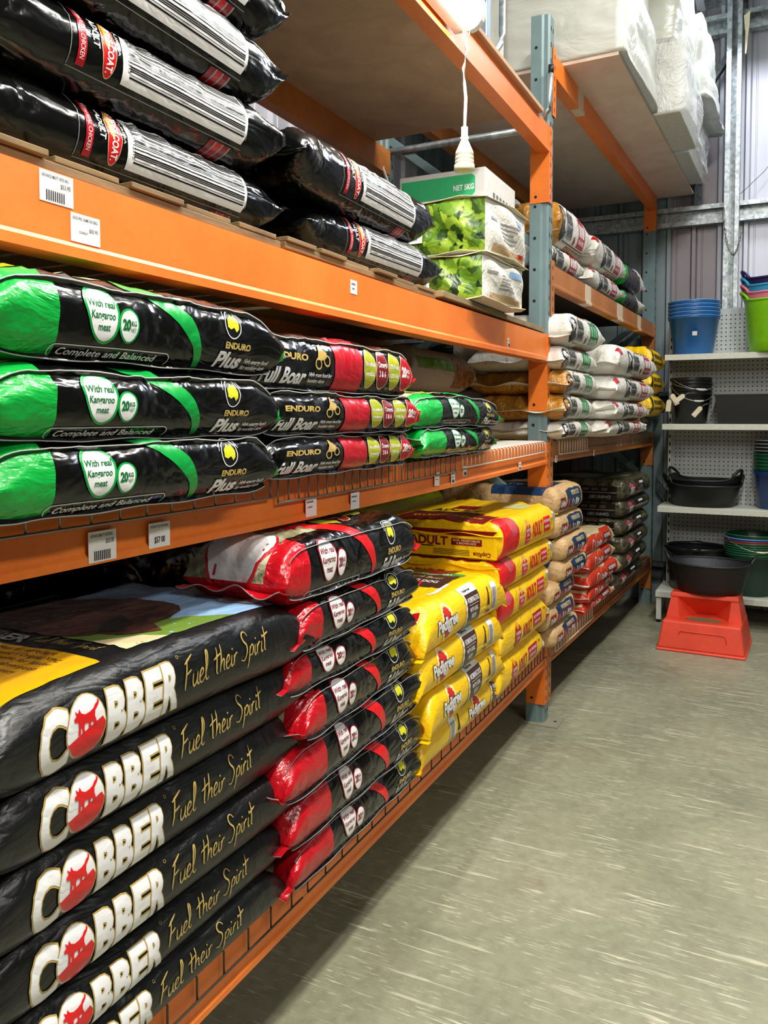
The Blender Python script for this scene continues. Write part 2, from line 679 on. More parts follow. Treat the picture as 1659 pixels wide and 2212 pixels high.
class Kind:
    """a kind of sack: size, ends, artwork"""

    def __init__(s, L, W, T, body, art=None, ends='gusset', cell=.0125, rnd=.85, De=.13, seam=.022, seam_mat=None,
                 quad=False, end_cols=None, zseam=-.15, wr=1.0, bulge=.035, twist=0.0, seam_edge=None):
        s.__dict__.update(locals())
        b = T / 2
        r = rnd * b
        pts = []
        a = W / 2

        def arc(cy, cz, a0, a1, n=10):
            return [(cy + r * math.cos(a0 + (a1 - a0) * i / n), cz + r * math.sin(a0 + (a1 - a0) * i / n)) for i in range(n + 1)]
        pts += [(-a, 0)]
        pts += arc(-a + r, b - r, PI, PI / 2)
        pts += [(y, b) for y in np.linspace(-a + r, a - r, 14)[1:-1]]
        pts += arc(a - r, b - r, PI / 2, 0)
        pts += arc(a - r, -b + r, 0, -PI / 2)
        pts += [(y, -b) for y in np.linspace(a - r, -a + r, 14)[1:-1]]
        pts += arc(-a + r, -b + r, -PI / 2, -PI)
        pts += [(-a, 0)]
        P = np.array(pts)
        # bulge of the broad faces
        P[:, 1] *= 1 + bulge * (1 - (P[:, 0] / a) ** 2) * 1.0
        d = np.r_[0, np.cumsum(np.hypot(*np.diff(P, axis=0).T))]
        s.per = d[-1]
        s.nt = int(round(s.per / cell))
        s.dt = s.per / s.nt
        s.ns = int(round(L / cell))
        s.ds = L / s.ns
        tt = np.arange(s.nt + 1) * s.dt          # 0..per, 0 = front middle going up
        s.sy = np.interp(tt, d, P[:, 0])
        s.sz = np.interp(tt, d, P[:, 1])
        # re-centre so that index nt/2 is the front middle
        s.t0 = -s.per / 2
        tq = (tt + s.t0) % s.per
        s.sy = np.interp(tq, d, P[:, 0])
        s.sz = np.interp(tq, d, P[:, 1])
        s.cutart = art.cut(s.ds, s.dt, -L / 2, s.t0) if art else None
        s.te = b + r * (PI / 2 - 1) * 0 + (b - r) + r * PI / 4 - (b - r) * 1.0 if False else (b - r) + r * PI / 4

    def surface(s, seed, T=None, droop=0.0, dent=0.0, squash=1.0):
        L, W = s.L, s.W
        sv = -L / 2 + np.arange(s.ns + 1) * s.ds
        S, SY = np.meshgrid(sv, s.sy, indexing='ij')
        _, SZ = np.meshgrid(sv, s.sz, indexing='ij')
        tv = s.t0 + np.arange(s.nt + 1) * s.dt
        _, TT = np.meshgrid(sv, tv, indexing='ij')
        d = L / 2 - np.abs(S)
        q = np.clip(d / s.De, 0, 1)
        if s.ends == 'gusset':
            k = (1 - (1 - q) ** 2.3) ** .62
            k = .05 + .95 * k
        elif s.ends == 'block':
            k = .55 + .45 * (1 - (1 - q) ** 3) ** .5
        else:                                   # pillow
            k = .04 + .96 * (1 - (1 - q) ** 2.0) ** .5
        X = S.copy()
        Yc = SY * (1 + (0.015 if s.ends != 'pillow' else .03) * (1 - q))
        Z = SZ * k * squash + (1 - k) * s.zseam * s.T
        # round plan corners for blocks
        if s.ends == 'block':
            X = S * 1.0
            Yc = SY * (.93 + .07 * (1 - (1 - q) ** 3))
        P = np.stack([X, Yc, Z], -1)
        # wrinkles along the normal
        N = s.normals(P)
        sc = seed * 7.31
        top = np.clip(.5 + N[..., 2] * .9, .12, 1)
        w = (vnoise(S * 6 + sc, TT * 7 + sc * 2, seed) - .5) * .010
        r1 = np.abs(vnoise(S * 15 + TT * 6 + sc, TT * 17 - S * 4 + sc, seed + 5) - .5) * 2
        w += (.35 - np.minimum(r1, .35)) * .009 * s.wr
        r2 = np.abs(vnoise(S * 34 - TT * 12 + sc, TT * 30 + S * 9 + sc, seed + 9) - .5) * 2
        w += (.3 - np.minimum(r2, .3)) * .006 * s.wr * (.35 + .65 * vnoise(S * 5 + sc, TT * 5, seed + 2))
        pl = np.exp(-(d / (.075 if s.ends != 'block' else .05)) ** 1.4)
        pleat = (vnoise(TT * 42 + sc, S * 6 + sc, seed + 3) - .5) * 2
        w += pleat * pl * .011 * s.wr
        w += (vnoise(TT * 18 + sc, S * 3 + sc, seed + 4) - .5) * pl * .022 * s.wr
        if dent:
            c = math.sin(seed * 3.7) * .22 * L
            w -= dent * np.exp(-((S - c) / .05) ** 2 - ((TT - .03) / .06) ** 2)
        w *= top
        edge = np.clip(d / .012, 0, 1)
        P = P + N * (w * edge)[..., None]
        P[..., 2] += s.T / 2 * squash
        P[..., 2] -= droop * (2 * S / L) ** 2 * 1.0
        if s.twist:
            P[..., 1] += s.twist * np.sin(S * 3 + seed)
        P[:, -1] = P[:, 0]
        N = s.normals(P)
        N[:, -1] = N[:, 0]
        return P, N

    @staticmethod
    def normals(P):
        gs = np.gradient(P, axis=0)
        gt = np.empty_like(P)
        gt[:, 1:-1] = P[:, 2:] - P[:, :-2]
        gt[:, 0] = gt[:, -1] = P[:, 1] - P[:, -2]
        n = np.cross(gs, gt)
        n /= np.maximum(np.linalg.norm(n, axis=-1, keepdims=True), 1e-9)
        return n

    def meshes(s, seed, **kw):
        P, N = s.surface(seed, **kw)
        ns, nt = s.ns, s.nt
        V = P[:, :-1].reshape(-1, 3)
        F = []
        for i in range(ns):
            a, b = i * nt, (i + 1) * nt
            for j in range(nt):
                j2 = (j + 1) % nt
                F.append((a + j, b + j, b + j2, a + j2))
        F.append(tuple(range(nt)))
        F.append(tuple(range(ns * nt, ns * nt + nt))[::-1])
        me = bpy.data.meshes.new('sack_body')
        me.from_pydata(V.tolist(), [], F)
        me.materials.append(s.body)
        if s.end_cols:
            for m_ in s.end_cols['mats']:
                me.materials.append(m_)
            mi = []
            for i in range(ns):
                sc = -s.L / 2 + (i + .5) * s.ds
                for j in range(nt):
                    mi.append(s.end_cols['f'](sc, s.t0 + (j + .5) * s.dt))
            mi += [s.end_cols['f'](-s.L / 2, 0), s.end_cols['f'](s.L / 2, 0)]
            me.polygons.foreach_set('material_index', mi)
        me.polygons.foreach_set('use_smooth', [True] * len(F))
        me.update()
        art = None
        if s.cutart:
            v2, ly, fs, ms, mats = s.cutart
            fi = np.clip((v2[:, 0] + s.L / 2) / s.ds, 0, ns - 1e-6)
            fj = ((v2[:, 1] - s.t0) / s.dt) % nt
            i0 = np.floor(fi).astype(int)
            j0 = np.floor(fj).astype(int)
            a, b = (fi - i0)[:, None], (fj - j0)[:, None]

            def il(G):
                return (G[i0, j0] * (1 - a) + G[i0 + 1, j0] * a) * (1 - b) + (G[i0, j0 + 1] * (1 - a) + G[i0 + 1, j0 + 1] * a) * b
            p, n = il(P), il(N)
            n /= np.maximum(np.linalg.norm(n, axis=1, keepdims=True), 1e-9)
            p = p + n * (.0007 + .00045 * ly)[:, None]
            art = bpy.data.meshes.new('printed_artwork')
            art.from_pydata(p.tolist(), [], [tuple(f) for f in fs])
            for m_ in mats:
                art.materials.append(m_)
            art.polygons.foreach_set('material_index', ms)
            art.polygons.foreach_set('use_smooth', [True] * len(fs))
            art.update()
            try:
                art.normals_split_custom_set_from_vertices(n.tolist())
            except Exception:
                pass
        # end seams: crimped strips
        seams = []
        if s.seam:
            for sg in (-1, 1):
                zs = s.zseam * s.T + s.T / 2 - kw.get('droop', 0)
                rg = random.Random(seed * 3 + sg)
                ph = rg.random() * 6
                n = 26
                mb = MB()
                vs = []
                amp = .0055 * s.wr
                curl = rg.uniform(-.6, .9)
                for k in range(n + 1):
                    y = -s.W / 2 * 1.01 + s.W * 1.02 * k / n
                    for q_ in range(4):
                        e = q_ / 3
                        zz = zs + amp * math.sin(k * .62 + ph) * (.3 + e) + amp * .8 * math.sin(k * .37 + ph * 2) * e + curl * e * e * s.seam * .8
                        x = sg * (s.L / 2 - .004 + e * s.seam * (1 - .25 * abs(curl) * e) + .002 * math.sin(k * .8 + ph))
                        vs += [(x, y, zz + .0011), (x, y, zz - .0011)]
                fs, mi = [], []
                W8 = 8
                for k in range(n):
                    for q_ in range(3):
                        a_ = k * W8 + q_ * 2
                        b_ = a_ + W8
                        fs += [(a_, b_, b_ + 2, a_ + 2), (a_ + 1, a_ + 3, b_ + 3, b_ + 1)]
                    a_ = k * W8 + 6
                    fs.append((a_, a_ + W8, a_ + W8 + 1, a_ + 1))
                for f in fs[:]:
                    pass
                mb.add(vs, fs, 0, True)
                mb.m = [1 if (len(set(f) & {v for v in f if (v % 8) in (6, 7)}) == 4) else 0 for f in mb.f]
                fs_end = [(0, 1, 3, 2), (2, 3, 5, 4), (4, 5, 7, 6)]
                mb.add(vs[:8], fs_end, 0)
                mb.add(vs[-8:], fs_end, 0)
                seams.append((mb, sg))
        if s.quad:
            for te in (s.te, -s.te):
                j = int(round((te - s.t0) / s.dt))
                vs, fs = [], []
                i0_, i1_ = 2, ns - 2
                for c, i in enumerate(range(i0_, i1_ + 1)):
                    p, nn = P[i, j], N[i, j]
                    jit = 1 + .5 * math.sin(i * .4 + seed) * .5
                    dv = nn + np.array([0, 0, .5 if te > 0 else -.25])
                    dv /= np.linalg.norm(dv)
                    for e in (0, .90, 1.0):
                        o = p + dv * (.0075 * jit * e)
                        vs += [tuple(o + np.array([0, 0, .0007])), tuple(o - np.array([0, 0, .0007]))]
                mi = []
                m_ = i1_ - i0_ + 1
                for c in range(m_ - 1):
                    for q_ in range(2):
                        a_ = c * 6 + q_ * 2
                        b_ = a_ + 6
                        fs += [(a_, b_, b_ + 2, a_ + 2), (a_ + 1, a_ + 3, b_ + 3, b_ + 1)]
                        mi += [q_, q_]
                    a_ = c * 6 + 4
                    fs.append((a_, a_ + 6, a_ + 7, a_ + 1))
                    mi.append(1)
                mb = MB()
                mb.add(vs, fs, 0, True)
                mb.m = mi
                seams.append((mb, 0))
        return me, art, seams

    def make(s, name, seed, **kw):
        """one sack: an Empty with body, artwork and seams"""
        root = bpy.data.objects.new(name, None)
        root.empty_display_size = .05
        link(root)
        me, art, seams = s.meshes(seed, **kw)
        link(bpy.data.objects.new('sack_body', me), root)
        if art:
            link(bpy.data.objects.new('printed_artwork', art), root)
        for mb, sg in seams:
            sm = s.seam_mat or s.body
            if isinstance(sm, tuple):
                sm = sm[0] if sg < 0 else (sm[1] if sg > 0 else sm[2])
            mb.build('end_seam' if sg else 'edge_seam', [sm, s.seam_edge or sm], root, recalc=True)
        return root


def put(root, loc, rz, label, cat='bag', group=None, tilt=(0, 0)):
    root.location = loc
    root.rotation_euler = (tilt[0], tilt[1], rz)
    tag(root, label, cat, group)
    return root

# ------------------------------------------------------------------ sack films and inks
BLK = (0.0035, 5.0, 0.0007)
F_BLACK = film('black_sack_film', '#08090a', .24, .0042, 6, .0008, .5)
F_BLACKG = film('glossy_black_sack_film', '#060707', .17, .007, 4.5, .0007, .55)
F_SATIN = film('satin_black_sack_film', '#0a0d0e', .36, .003, 6, .0014, .5)
F_GREEN = film('green_sack_film', '#0aa13c', .26, .004, 9, .0012)
F_RED = film('red_sack_film', '#b80f1d', .22, .005, 9, .0012)
F_YEL = film('yellow_sack_film', '#f2c40c', .30, .003, 8, .0016)
F_WHITE = film('white_woven_sack', '#d5d2c9', .5, .004, 9, .0015)
F_TAN = film('tan_paper_sack', '#c9a878', .55, .003, 8, .001, hex2='#b99463')
F_ORED = film('orange_red_sack_film', '#c8371c', .32, .004, 9, .0012)
F_CAMO = film('camouflage_sack_film', '#24251b', .28, .004, 9, .0012, hex2='#514d36')
F_GOLD = film('gold_brown_sack_film', '#a06a1e', .25, .006, 9, .0015, hex2='#c48a35')
F_GREY = film('grey_white_sack_film', '#a8a49c', .45, .004, 8, .0015)
K_KIB = m_kibble('kibble_photo_print', '#3b1d0d', '#8a5a34', '#b98556')
K_LEAF = m_kibble('leafy_photo_print', '#12280b', '#557a1a', '#9cb533', 34)


def ink(name, hexc, rough=.28):
    return film('ink_' + name, hexc, rough, BLK[0], BLK[1], BLK[2])


I_WH = ink('white', '#e3e3e3', .35)
I_GR = ink('green', '#0a9a3f')
I_GR2 = ink('deep_green', '#0b6b33')
I_LG = ink('lime', '#a2a81e')
I_RED = ink('red', '#b0101f')
I_RED2 = ink('dark_red', '#7c1019')
I_BRED = ink('bright_red', '#d8141c')
I_GOLD = ink('gold', '#b49a55')
I_YEL = ink('yellow', '#c9c82a')
I_BLK = ink('black', '#0b0c0d')
I_BRN = ink('brown', '#3d2420')
I_NAVY = ink('navy', '#163253')
I_SKY = ink('sky_blue', '#8fb4da')
I_GRASS = ink('grass_green', '#6d8a35')
I_CREAM = ink('cream', '#d9c79a')
I_FUR = film('ink_dog_fur', '#2a1712', .3, .003, 9, .001, hex2='#5a3527')
I_GREY = ink('grey', '#8b8b88')
I_AMBER = ink('amber', '#dfa10f')
I_RUST = ink('rust', '#7c2413')
I_STRAW = film('ink_dry_grass', '#4d5233', .4, .003, 9, .001, hex2='#b9b594')
I_SEAM = ink('seam_edge_grey', '#a9a9a6', .4)
I_PINK = ink('pink', '#b8485a')

# handwriting: strokes on a unit em
HAND = {
    'F': ([[(.0, .0), (.06, .5), (.14, 1.0)], [(-.02, .88), (.2, .98), (.5, 1.12)], [(.06, .5), (.22, .56), (.36, .62)]], .48),
    'u': ([[(.0, .45), (-.02, .15), (.06, .0), (.2, .12), (.27, .46)], [(.27, .46), (.25, .12), (.32, .0), (.38, .05)]], .38),
    'e': ([[(.02, .2), (.2, .3), (.22, .44), (.12, .48), (.02, .3), (.04, .06), (.18, .0), (.34, .14)]], .34),
    'l': ([[(.0, .1), (.14, .5), (.22, .95), (.14, 1.0), (.06, .6), (.06, .1), (.16, .0), (.24, .08)]], .42),
    't': ([[(.12, .95), (.08, .5), (.08, .08), (.18, .0)], [(-.12, .55), (.1, .62), (.34, .68)]], .32),
    'h': ([[(.08, 1.0), (.04, .5), (.0, .0)], [(.02, .2), (.14, .42), (.24, .38), (.24, .1), (.32, .0)]], .38),
    'i': ([[(.06, .42), (.03, .14), (.08, .0), (.16, .06)], [(.09, .6), (.12, .66)]], .2),
    'r': ([[(.0, .4), (.03, .2), (.0, .0)], [(.02, .22), (.12, .4), (.24, .42)]], .3),
    'S': ([[(.5, .85), (.34, 1.06), (.14, .98), (.16, .74), (.36, .52), (.38, .22), (.2, -.02), (-.04, .06)]], .56),
    'p': ([[(.04, .44), (.0, .0), (-.06, -.4)], [(.02, .26), (.16, .46), (.28, .36), (.22, .1), (.04, .08)]], .36),
    ' ': ([], .26)}


def smooth(pts, n=4):
    out = []
    P = [pts[0]] + list(pts) + [pts[-1]]
    for i in range(1, len(P) - 2):
        p0, p1, p2, p3 = [Vector(q) for q in P[i - 1:i + 3]]
        for k in range(n):
            t = k / n
            out.append(tuple(.5 * ((2 * p1) + (p2 - p0) * t + (2 * p0 - 5 * p1 + 4 * p2 - p3) * t * t + (3 * p1 - p0 - 3 * p2 + p3) * t ** 3)))
    out.append(tuple(pts[-1]))
    return out


def handwrite(a, txt, x, y, h, mat, layer, rot=0.0, wk=.085, slant=.12):
    cx = 0.0
    c, s = math.cos(rot), math.sin(rot)
    for ch in txt:
        st, adv = HAND[ch]
        for line in st:
            pts = []
            for (px, py) in smooth(line):
                qx, qy = (cx + px + slant * py) * h, py * h
                pts.append((x + qx * c - qy * s, y + qx * s + qy * c))
            a.stroke(pts, wk * h, mat, layer)
        cx += adv
    return a


def dog(a, x, y, k, mat, layer, rot=0.0):
    """standing dog silhouette with pricked ears and curled tail, facing left"""
    P = [(-.52, .42), (-.50, .55), (-.38, .60), (-.42, .82), (-.30, .66), (-.22, .82), (-.16, .62), (.0, .50), (.22, .50), (.40, .56), (.50, .68),
         (.62, .72), (.66, .84), (.70, .70), (.62, .58), (.46, .44), (.42, .26), (.46, .08), (.50, -.12), (.38, -.12), (.30, .10), (.20, .02), (.22, -.16),
         (.10, -.16), (.12, .12), (-.06, .14), (-.10, -.02), (-.08, -.22), (-.20, -.22), (-.20, .0), (-.26, .10), (-.28, -.20), (-.40, -.20),
         (-.34, .16), (-.34, .34), (-.44, .38)]
    c, s = math.cos(rot), math.sin(rot)
    a.poly([(x + (px * 1.22 * c - py * s) * k, y + (px * 1.22 * s + py * c) * k) for px, py in P], mat, layer)


# ---- black sack with big white word on its side
def art_cobber(top=True):
    a = Art()
    y0, h = -.036, .068
    x = -.315
    W8 = .046
    a.text('C', x, y0 - .006, h + .008, I_WH, 3, .045, w=.052, outline=I_GOLD, ow=.03)
    cx, cy = x + .083, .0
    a.ell(cx, cy, .0375, .043, I_GOLD, 3, egg=.08)
    a.ell(cx, cy, .0355, .041, I_WH, 4, egg=.08)
    # red lower half
    pts = [(cx + .0355 * math.cos(t), cy + .041 * math.sin(t)) for t in np.linspace(PI * 1.08, PI * 1.98, 14)]
    a.poly([(cx - .034, cy - .014)] + pts + [(cx + .03, cy + .006), (cx + .005, cy - .002)], I_BRED, 5)
    dog(a, cx - .001, cy + .001, .0325, I_BRED, 6, .10)
    x += .124
    for i, ch in enumerate('BBER'):
        a.text(ch, x, y0 + .001 * i, h, I_WH, 3, .05, w=.039, outline=I_GOLD, ow=.03)
        x += .0415
    a.ring(x + .002, .04, .003, .003, .0007, I_GOLD, 3, 12)
    handwrite(a, 'Fuel their Spirit', x + .012, -.014, .044, I_GOLD, 3, .05, wk=.075)
    if top:
        t0 = .067
        a.rect(-.385, -.165, t0 + .012, t0 + .27, I_AMBER, 1)
        for i, tx in enumerate(('Meat #1 ingredient', 'Diamond V Original XPC', 'prebiotic for faster', 'nutrient absorption', 'and gut recovery', 'Maximum stamina', 'mental alertness', 'Protection against', 'oxidative damage')):
            a.text(tx, -.186 - .0205 * i, t0 + .225 - (.0 if i in (0, 1) else .02), .0125, I_BRN, 2, .0, rot=-PI / 2, w=.0075 * len(tx))
        a.ring(-.186, t0 + .245, .006, .008, .0018, I_BRN, 2)
        a.ring(-.215, t0 + .247, .007, .007, .0015, I_BRN, 2)
        a.rect(-.385, -.245, t0 + .285, t0 + .43, I_RUST, 1)
        a.text('WORKING DOG', -.285, t0 + .425, .022, I_CREAM, 2, .02, rot=-PI / 2, w=.13)
        a.text('COMPLETE', -.318, t0 + .40, .013, I_CREAM, 2, .0, rot=-PI / 2, w=.10)
        a.text('COBBER', -.150, t0 + .40, .035, I_GREY, 2, .04, rot=-PI / 2, w=.19, shear=-.2)
        handwrite(a, 'Fuel their Spirit', -.135, t0 + .21, .028, I_GOLD, 2, -PI / 2, wk=.07)
        # photograph of a dog's head against sky and grass
        a.poly([(-.10, t0 + .02), (.36, t0 + .02), (.37, t0 + .42), (-.10, t0 + .42)], I_SKY, 1)
        a.poly([(-.10, t0 + .02), (.19, t0 + .02), (.10, t0 + .09), (.04, t0 + .16), (-.10, t0 + .2)], I_GRASS, 2)
        a.poly([(-.10, t0 + .02), (.0, t0 + .02), (-.02, t0 + .06), (-.10, t0 + .1)], I_CREAM, 3)
        hd = [(-.10, t0 + .42), (-.10, t0 + .17), (-.06, t0 + .13), (-.04, t0 + .09), (.02, t0 + .05), (.05, t0 + .10), (.10, t0 + .10), (.15, t0 + .12), (.19, t0 + .16), (.21, t0 + .22), (.20, t0 + .30), (.17, t0 + .37), (.12, t0 + .42)]
        a.poly(hd, I_FUR, 4)
        a.poly([(-.06, t0 + .13), (-.02, t0 + .11), (.03, t0 + .13), (.07, t0 + .2), (.0, t0 + .18)], I_BLK, 5)
        a.poly([(.28, t0 + .04), (.36, t0 + .05), (.36, t0 + .16), (.27, t0 + .13)], I_WH, 5)
        a.text('Diamond V', .30, t0 + .06, .012, I_BLK, 6, .0, rot=PI / 2 + .3)
        # small outlined badge near the end
        a.text('QUALITY FIRST', -.372, t0 + .20, .012, I_WH, 2, .02, rot=-PI / 2 - .1, w=.10)
    return a


def blob(a, x, y, k, outer, inner, txt, txt2):
    P = [(0, .046), (.022, .04), (.036, .018), (.036, -.012), (.026, -.034), (.006, -.044), (-.014, -.034), (-.028, -.006), (-.034, .024), (-.022, .043)]
    sm = smooth(P + [P[0]], 4)[:-1]
    a.poly([(x + px * k, y + py * k) for px, py in sm], outer, 2)
    a.poly([(x + px * k * .87, y + py * k * .89) for px, py in sm], inner, 3)
    for i, t_ in enumerate(('With real', 'Kangaroo', 'meat')):
        a.text(t_, x + .002 * i, y + (.012 - i * .0175) * k, .0115 * k, txt, 4, .02, w=.0062 * len(t_) * k, align='C', shear=.05)
    a.ell(x + .057 * k, y - .012 * k, .0215 * k, .028 * k, outer, 2, egg=-.12)
    a.ell(x + .057 * k, y - .012 * k, .018 * k, .0245 * k, inner, 3, egg=-.12)
    a.text('20', x + .043 * k, y - .018 * k, .016 * k, txt2, 4, .05, w=.0165 * k)
    a.text('KG', x + .0605 * k, y - .0105 * k, .0072 * k, txt2, 4, .03, w=.0105 * k)
    a.text('NET', x + .0605 * k, y - .0205 * k, .0062 * k, txt2, 4, .0, w=.0105 * k)


def capsule(a, x0, x1, y, r, mat, layer):
    for (q0, q1) in ((1, 1),):
        a.ring(x0 + r, y, r, r, .0016, mat, layer, 10, PI / 2, PI * 1.5)
        a.ring(x1 - r, y, r, r, .0016, mat, layer, 10, -PI / 2, PI / 2)
        a.rect(x0 + r, x1 - r, y + r - .0016, y + r, mat, layer)
        a.rect(x0 + r, x1 - r, y - r, y - r + .0016, mat, layer)


def ozlogo(a, x, y):
    a.ring(x, y, .024, .027, .002, I_WH, 3)
    a.ring(x, y, .030, .033, .0014, I_WH, 3, 20, .3, PI * .95)
    a.ell(x, y, .021, .024, I_BLK, 2)
    a.poly([(x - .017, y - .006), (x - .016, y + .008), (x - .008, y + .014), (x - .004, y + .019), (x + .002, y + .014), (x + .007, y + .019), (x + .016, y + .004), (x + .015, y - .008), (x + .008, y - .014), (x + .002, y - .006), (x - .008, y - .010)], I_YEL, 4)


def art_enduro(c1, c1b, word, swo, top=True, ca=0.0):
    a = Art()
    # swoosh
    ptsL = [(.00, .076), (.055, .045), (.10, .015), (.135, -.02), (.155, -.07)]
    ptsR = [(.165, -.072), (.16, -.03), (.145, .01), (.12, .04), (.085, .062), (.07, .078)]
    a.poly(smooth(ptsL, 3) + smooth(ptsR, 3), swo, 1)
    a.poly([(.07, .076), (.0, .075), (-.09, .17), (-.12, .30), (.0, .30), (.02, .18)], swo, 1)
    blob(a, -.075, .014, 1.0, c1, I_WH, c1b, c1b)
    capsule(a, -.165, .085, -.047, .0125, I_WH, 2)
    a.text('Complete and Balanced', -.150, -.0525, .0125, I_WH, 3, .01, shear=.25, w=.20)
    ozlogo(a, .245, .033)
    a.text('ENDURO', .222, -.012, .0115, I_GOLD, 3, .04, w=.075, shear=.12)
    a.text(word, .200, -.049, .030, I_WH, 3, .035, w=.072 if len(word) < 6 else .105, shear=.28)
    if len(word) < 6:
        a.text('High energy food', .286, -.036, .009, I_WH, 3, .02, w=.075, shear=.2)
        a.text('for working dogs', .282, -.049, .009, I_WH, 3, .02, w=.075, shear=.2)
    else:
        a.text('High grunt food', .318, -.036, .008, I_WH, 3, .02, w=.055, shear=.2)
        a.text('hunting dogs', .316, -.048, .008, I_WH, 3, .02, w=.05, shear=.2)
    # broad face
    t0 = .085
    if top:
        a.rect(-.34, -.03, t0 + .012, t0 + .30, I_STRAW, 1)
        a.ell(-.20, t0 + .10, .06, .09, I_RED if swo is not F_GREEN_ else I_LG, 2)
        a.ell(-.20, t0 + .10, .055, .084, I_WH if swo is not F_GREEN_ else I_LG, 3)
        for i, (m_, tx) in enumerate(((I_LG, '27% Protein'), (I_RED2, 'Omega 3&6'), (I_LG, 'No artificial'))):
            a.ell(.09 + i * .085, t0 + .07 + .02 * i, .037, .05, I_CREAM, 2)
            a.ell(.09 + i * .085, t0 + .07 + .02 * i, .034, .046, m_, 3)
            a.text(tx, .09 + i * .085, t0 + .07 + .02 * i, .011, I_CREAM, 4, .01, w=.055, align='C')
        a.text('healthy food', .0, t0 + .16, .022, I_CREAM, 2, .02, shear=.2, w=.15)
    return a


F_GREEN_ = I_GR


def art_boar_side():
    a = Art()
    a.rect(-.045, .085, -.075, .085, I_RED, 1)
    a.text('ENDURO', -.30, .008, .014, I_GOLD, 3, .04, w=.14, shear=.12)
    # rider emblem
    a.ring(-.118, .004, .014, .014, .004, I_GOLD, 3, 14)
    a.ring(-.082, .012, .014, .014, .004, I_GOLD, 3, 14)
    a.poly([(-.125, .012), (-.115, .03), (-.11, .048), (-.098, .052), (-.095, .04), (-.08, .03), (-.085, .018), (-.10, .012)], I_GOLD, 3)
    a.text('Full Boar', -.335, -.045, .034, I_WH, 3, .035, w=.165, shear=.28)
    a.text('High grunt food for', -.155, -.026, .009, I_WH, 3, .02, w=.095, shear=.15)
    a.text('hunting dogs', -.155, -.040, .009, I_WH, 3, .02, w=.07, shear=.15)
    for i, (m_, l1, l2) in enumerate(((I_LG, 'No artificial', 'ingredients'), (I_RED2, 'Omega', '3 & 6'), (I_LG, '27% Protein', '12% Fat'), (I_RED, '20', 'KG'))):
        x = .125 + i * .067
        a.ell(x, .006, .033, .052, I_CREAM, 2, egg=.1 if i % 2 else -.1)
        a.ell(x, .006, .0305, .049, m_, 3, egg=.1 if i % 2 else -.1)
        if i == 3:
            a.text('20', x - .022, -.006, .026, I_WH, 4, .05, w=.026)
            a.text('KG', x + .006, .006, .011, I_WH, 4, .03, w=.015)
            a.text('NET', x + .006, -.008, .009, I_WH, 4, .0, w=.015)
        else:
            h_ = .011 if i != 1 else .015
            a.text(l1, x, .012, h_, I_WH, 4, .02, w=.052 if i != 1 else .044, align='C')
            a.text(l2, x, -.012, h_, I_WH, 4, .02, w=.046 if i != 1 else .034, align='C')
    t0 = .09
    a.poly([(-.02, t0), (.12, t0), (.02, t0 + .16), (-.10, t0 + .2)], I_RED, 1)
    a.ell(.0, t0 + .09, .05, .05, I_GOLD, 2)
    a.ell(.0, t0 + .09, .045, .045, I_RED2, 3)
    return a


def art_supercoat():
    a = Art()
    # thin outline of the panel
    for (x0, x1, y0, y1) in ((-.20, .27, -.0535, -.052), (-.20, -.1985, -.05, .085), (.27, .2715, -.03, .085)):
        a.rect(x0, x1, y0, y1, I_GREY, 1)
    a.poly([(-.085, -.042), (.262, -.042), (.270, -.02), (.272, .03), (.262, .068), (-.085, .068), (-.088, .02)], I_WH, 1)
    a.bars(-.070, .262, -.026, .064, I_BLK, 2, True, 5, 17)
    a.text('9300605112315', -.074, .062, .007, I_BLK, 2, .0, rot=-PI / 2, w=.08)
    a.ell(-.118, .012, .017, .058, I_CREAM, 1)
    a.ell(-.118, .012, .0155, .056, I_BRED, 2)
    a.poly([(-.130, .05), (-.119, .064), (-.114, .03), (-.120, .0), (-.128, .01)], I_AMBER, 3)
    a.text('SUPERCOAT.', -.124, .060, .014, I_WH, 4, .03, rot=-PI / 2, w=.096)
    a.text('PURINA', -.099, .052, .006, I_WH, 3, .0, rot=-PI / 2, w=.05)
    a.text('ADULT', -.153, .052, .013, I_WH, 3, .02, rot=-PI / 2, w=.055)
    a.rect(-.184, -.167, -.045, .066, I_RED, 1)
    a.text('WITH REAL CHICKEN', -.180, .062, .009, I_WH, 3, .0, rot=-PI / 2, w=.095)
    for i in range(3):
        a.rect(.175 + .022 * i, .193 + .022 * i, -.105, -.058, I_RED2 if i != 1 else I_RED, 1)
        a.rect(.193 + .022 * i, .197 + .022 * i, -.105, -.058, I_GREY, 1)
    return a


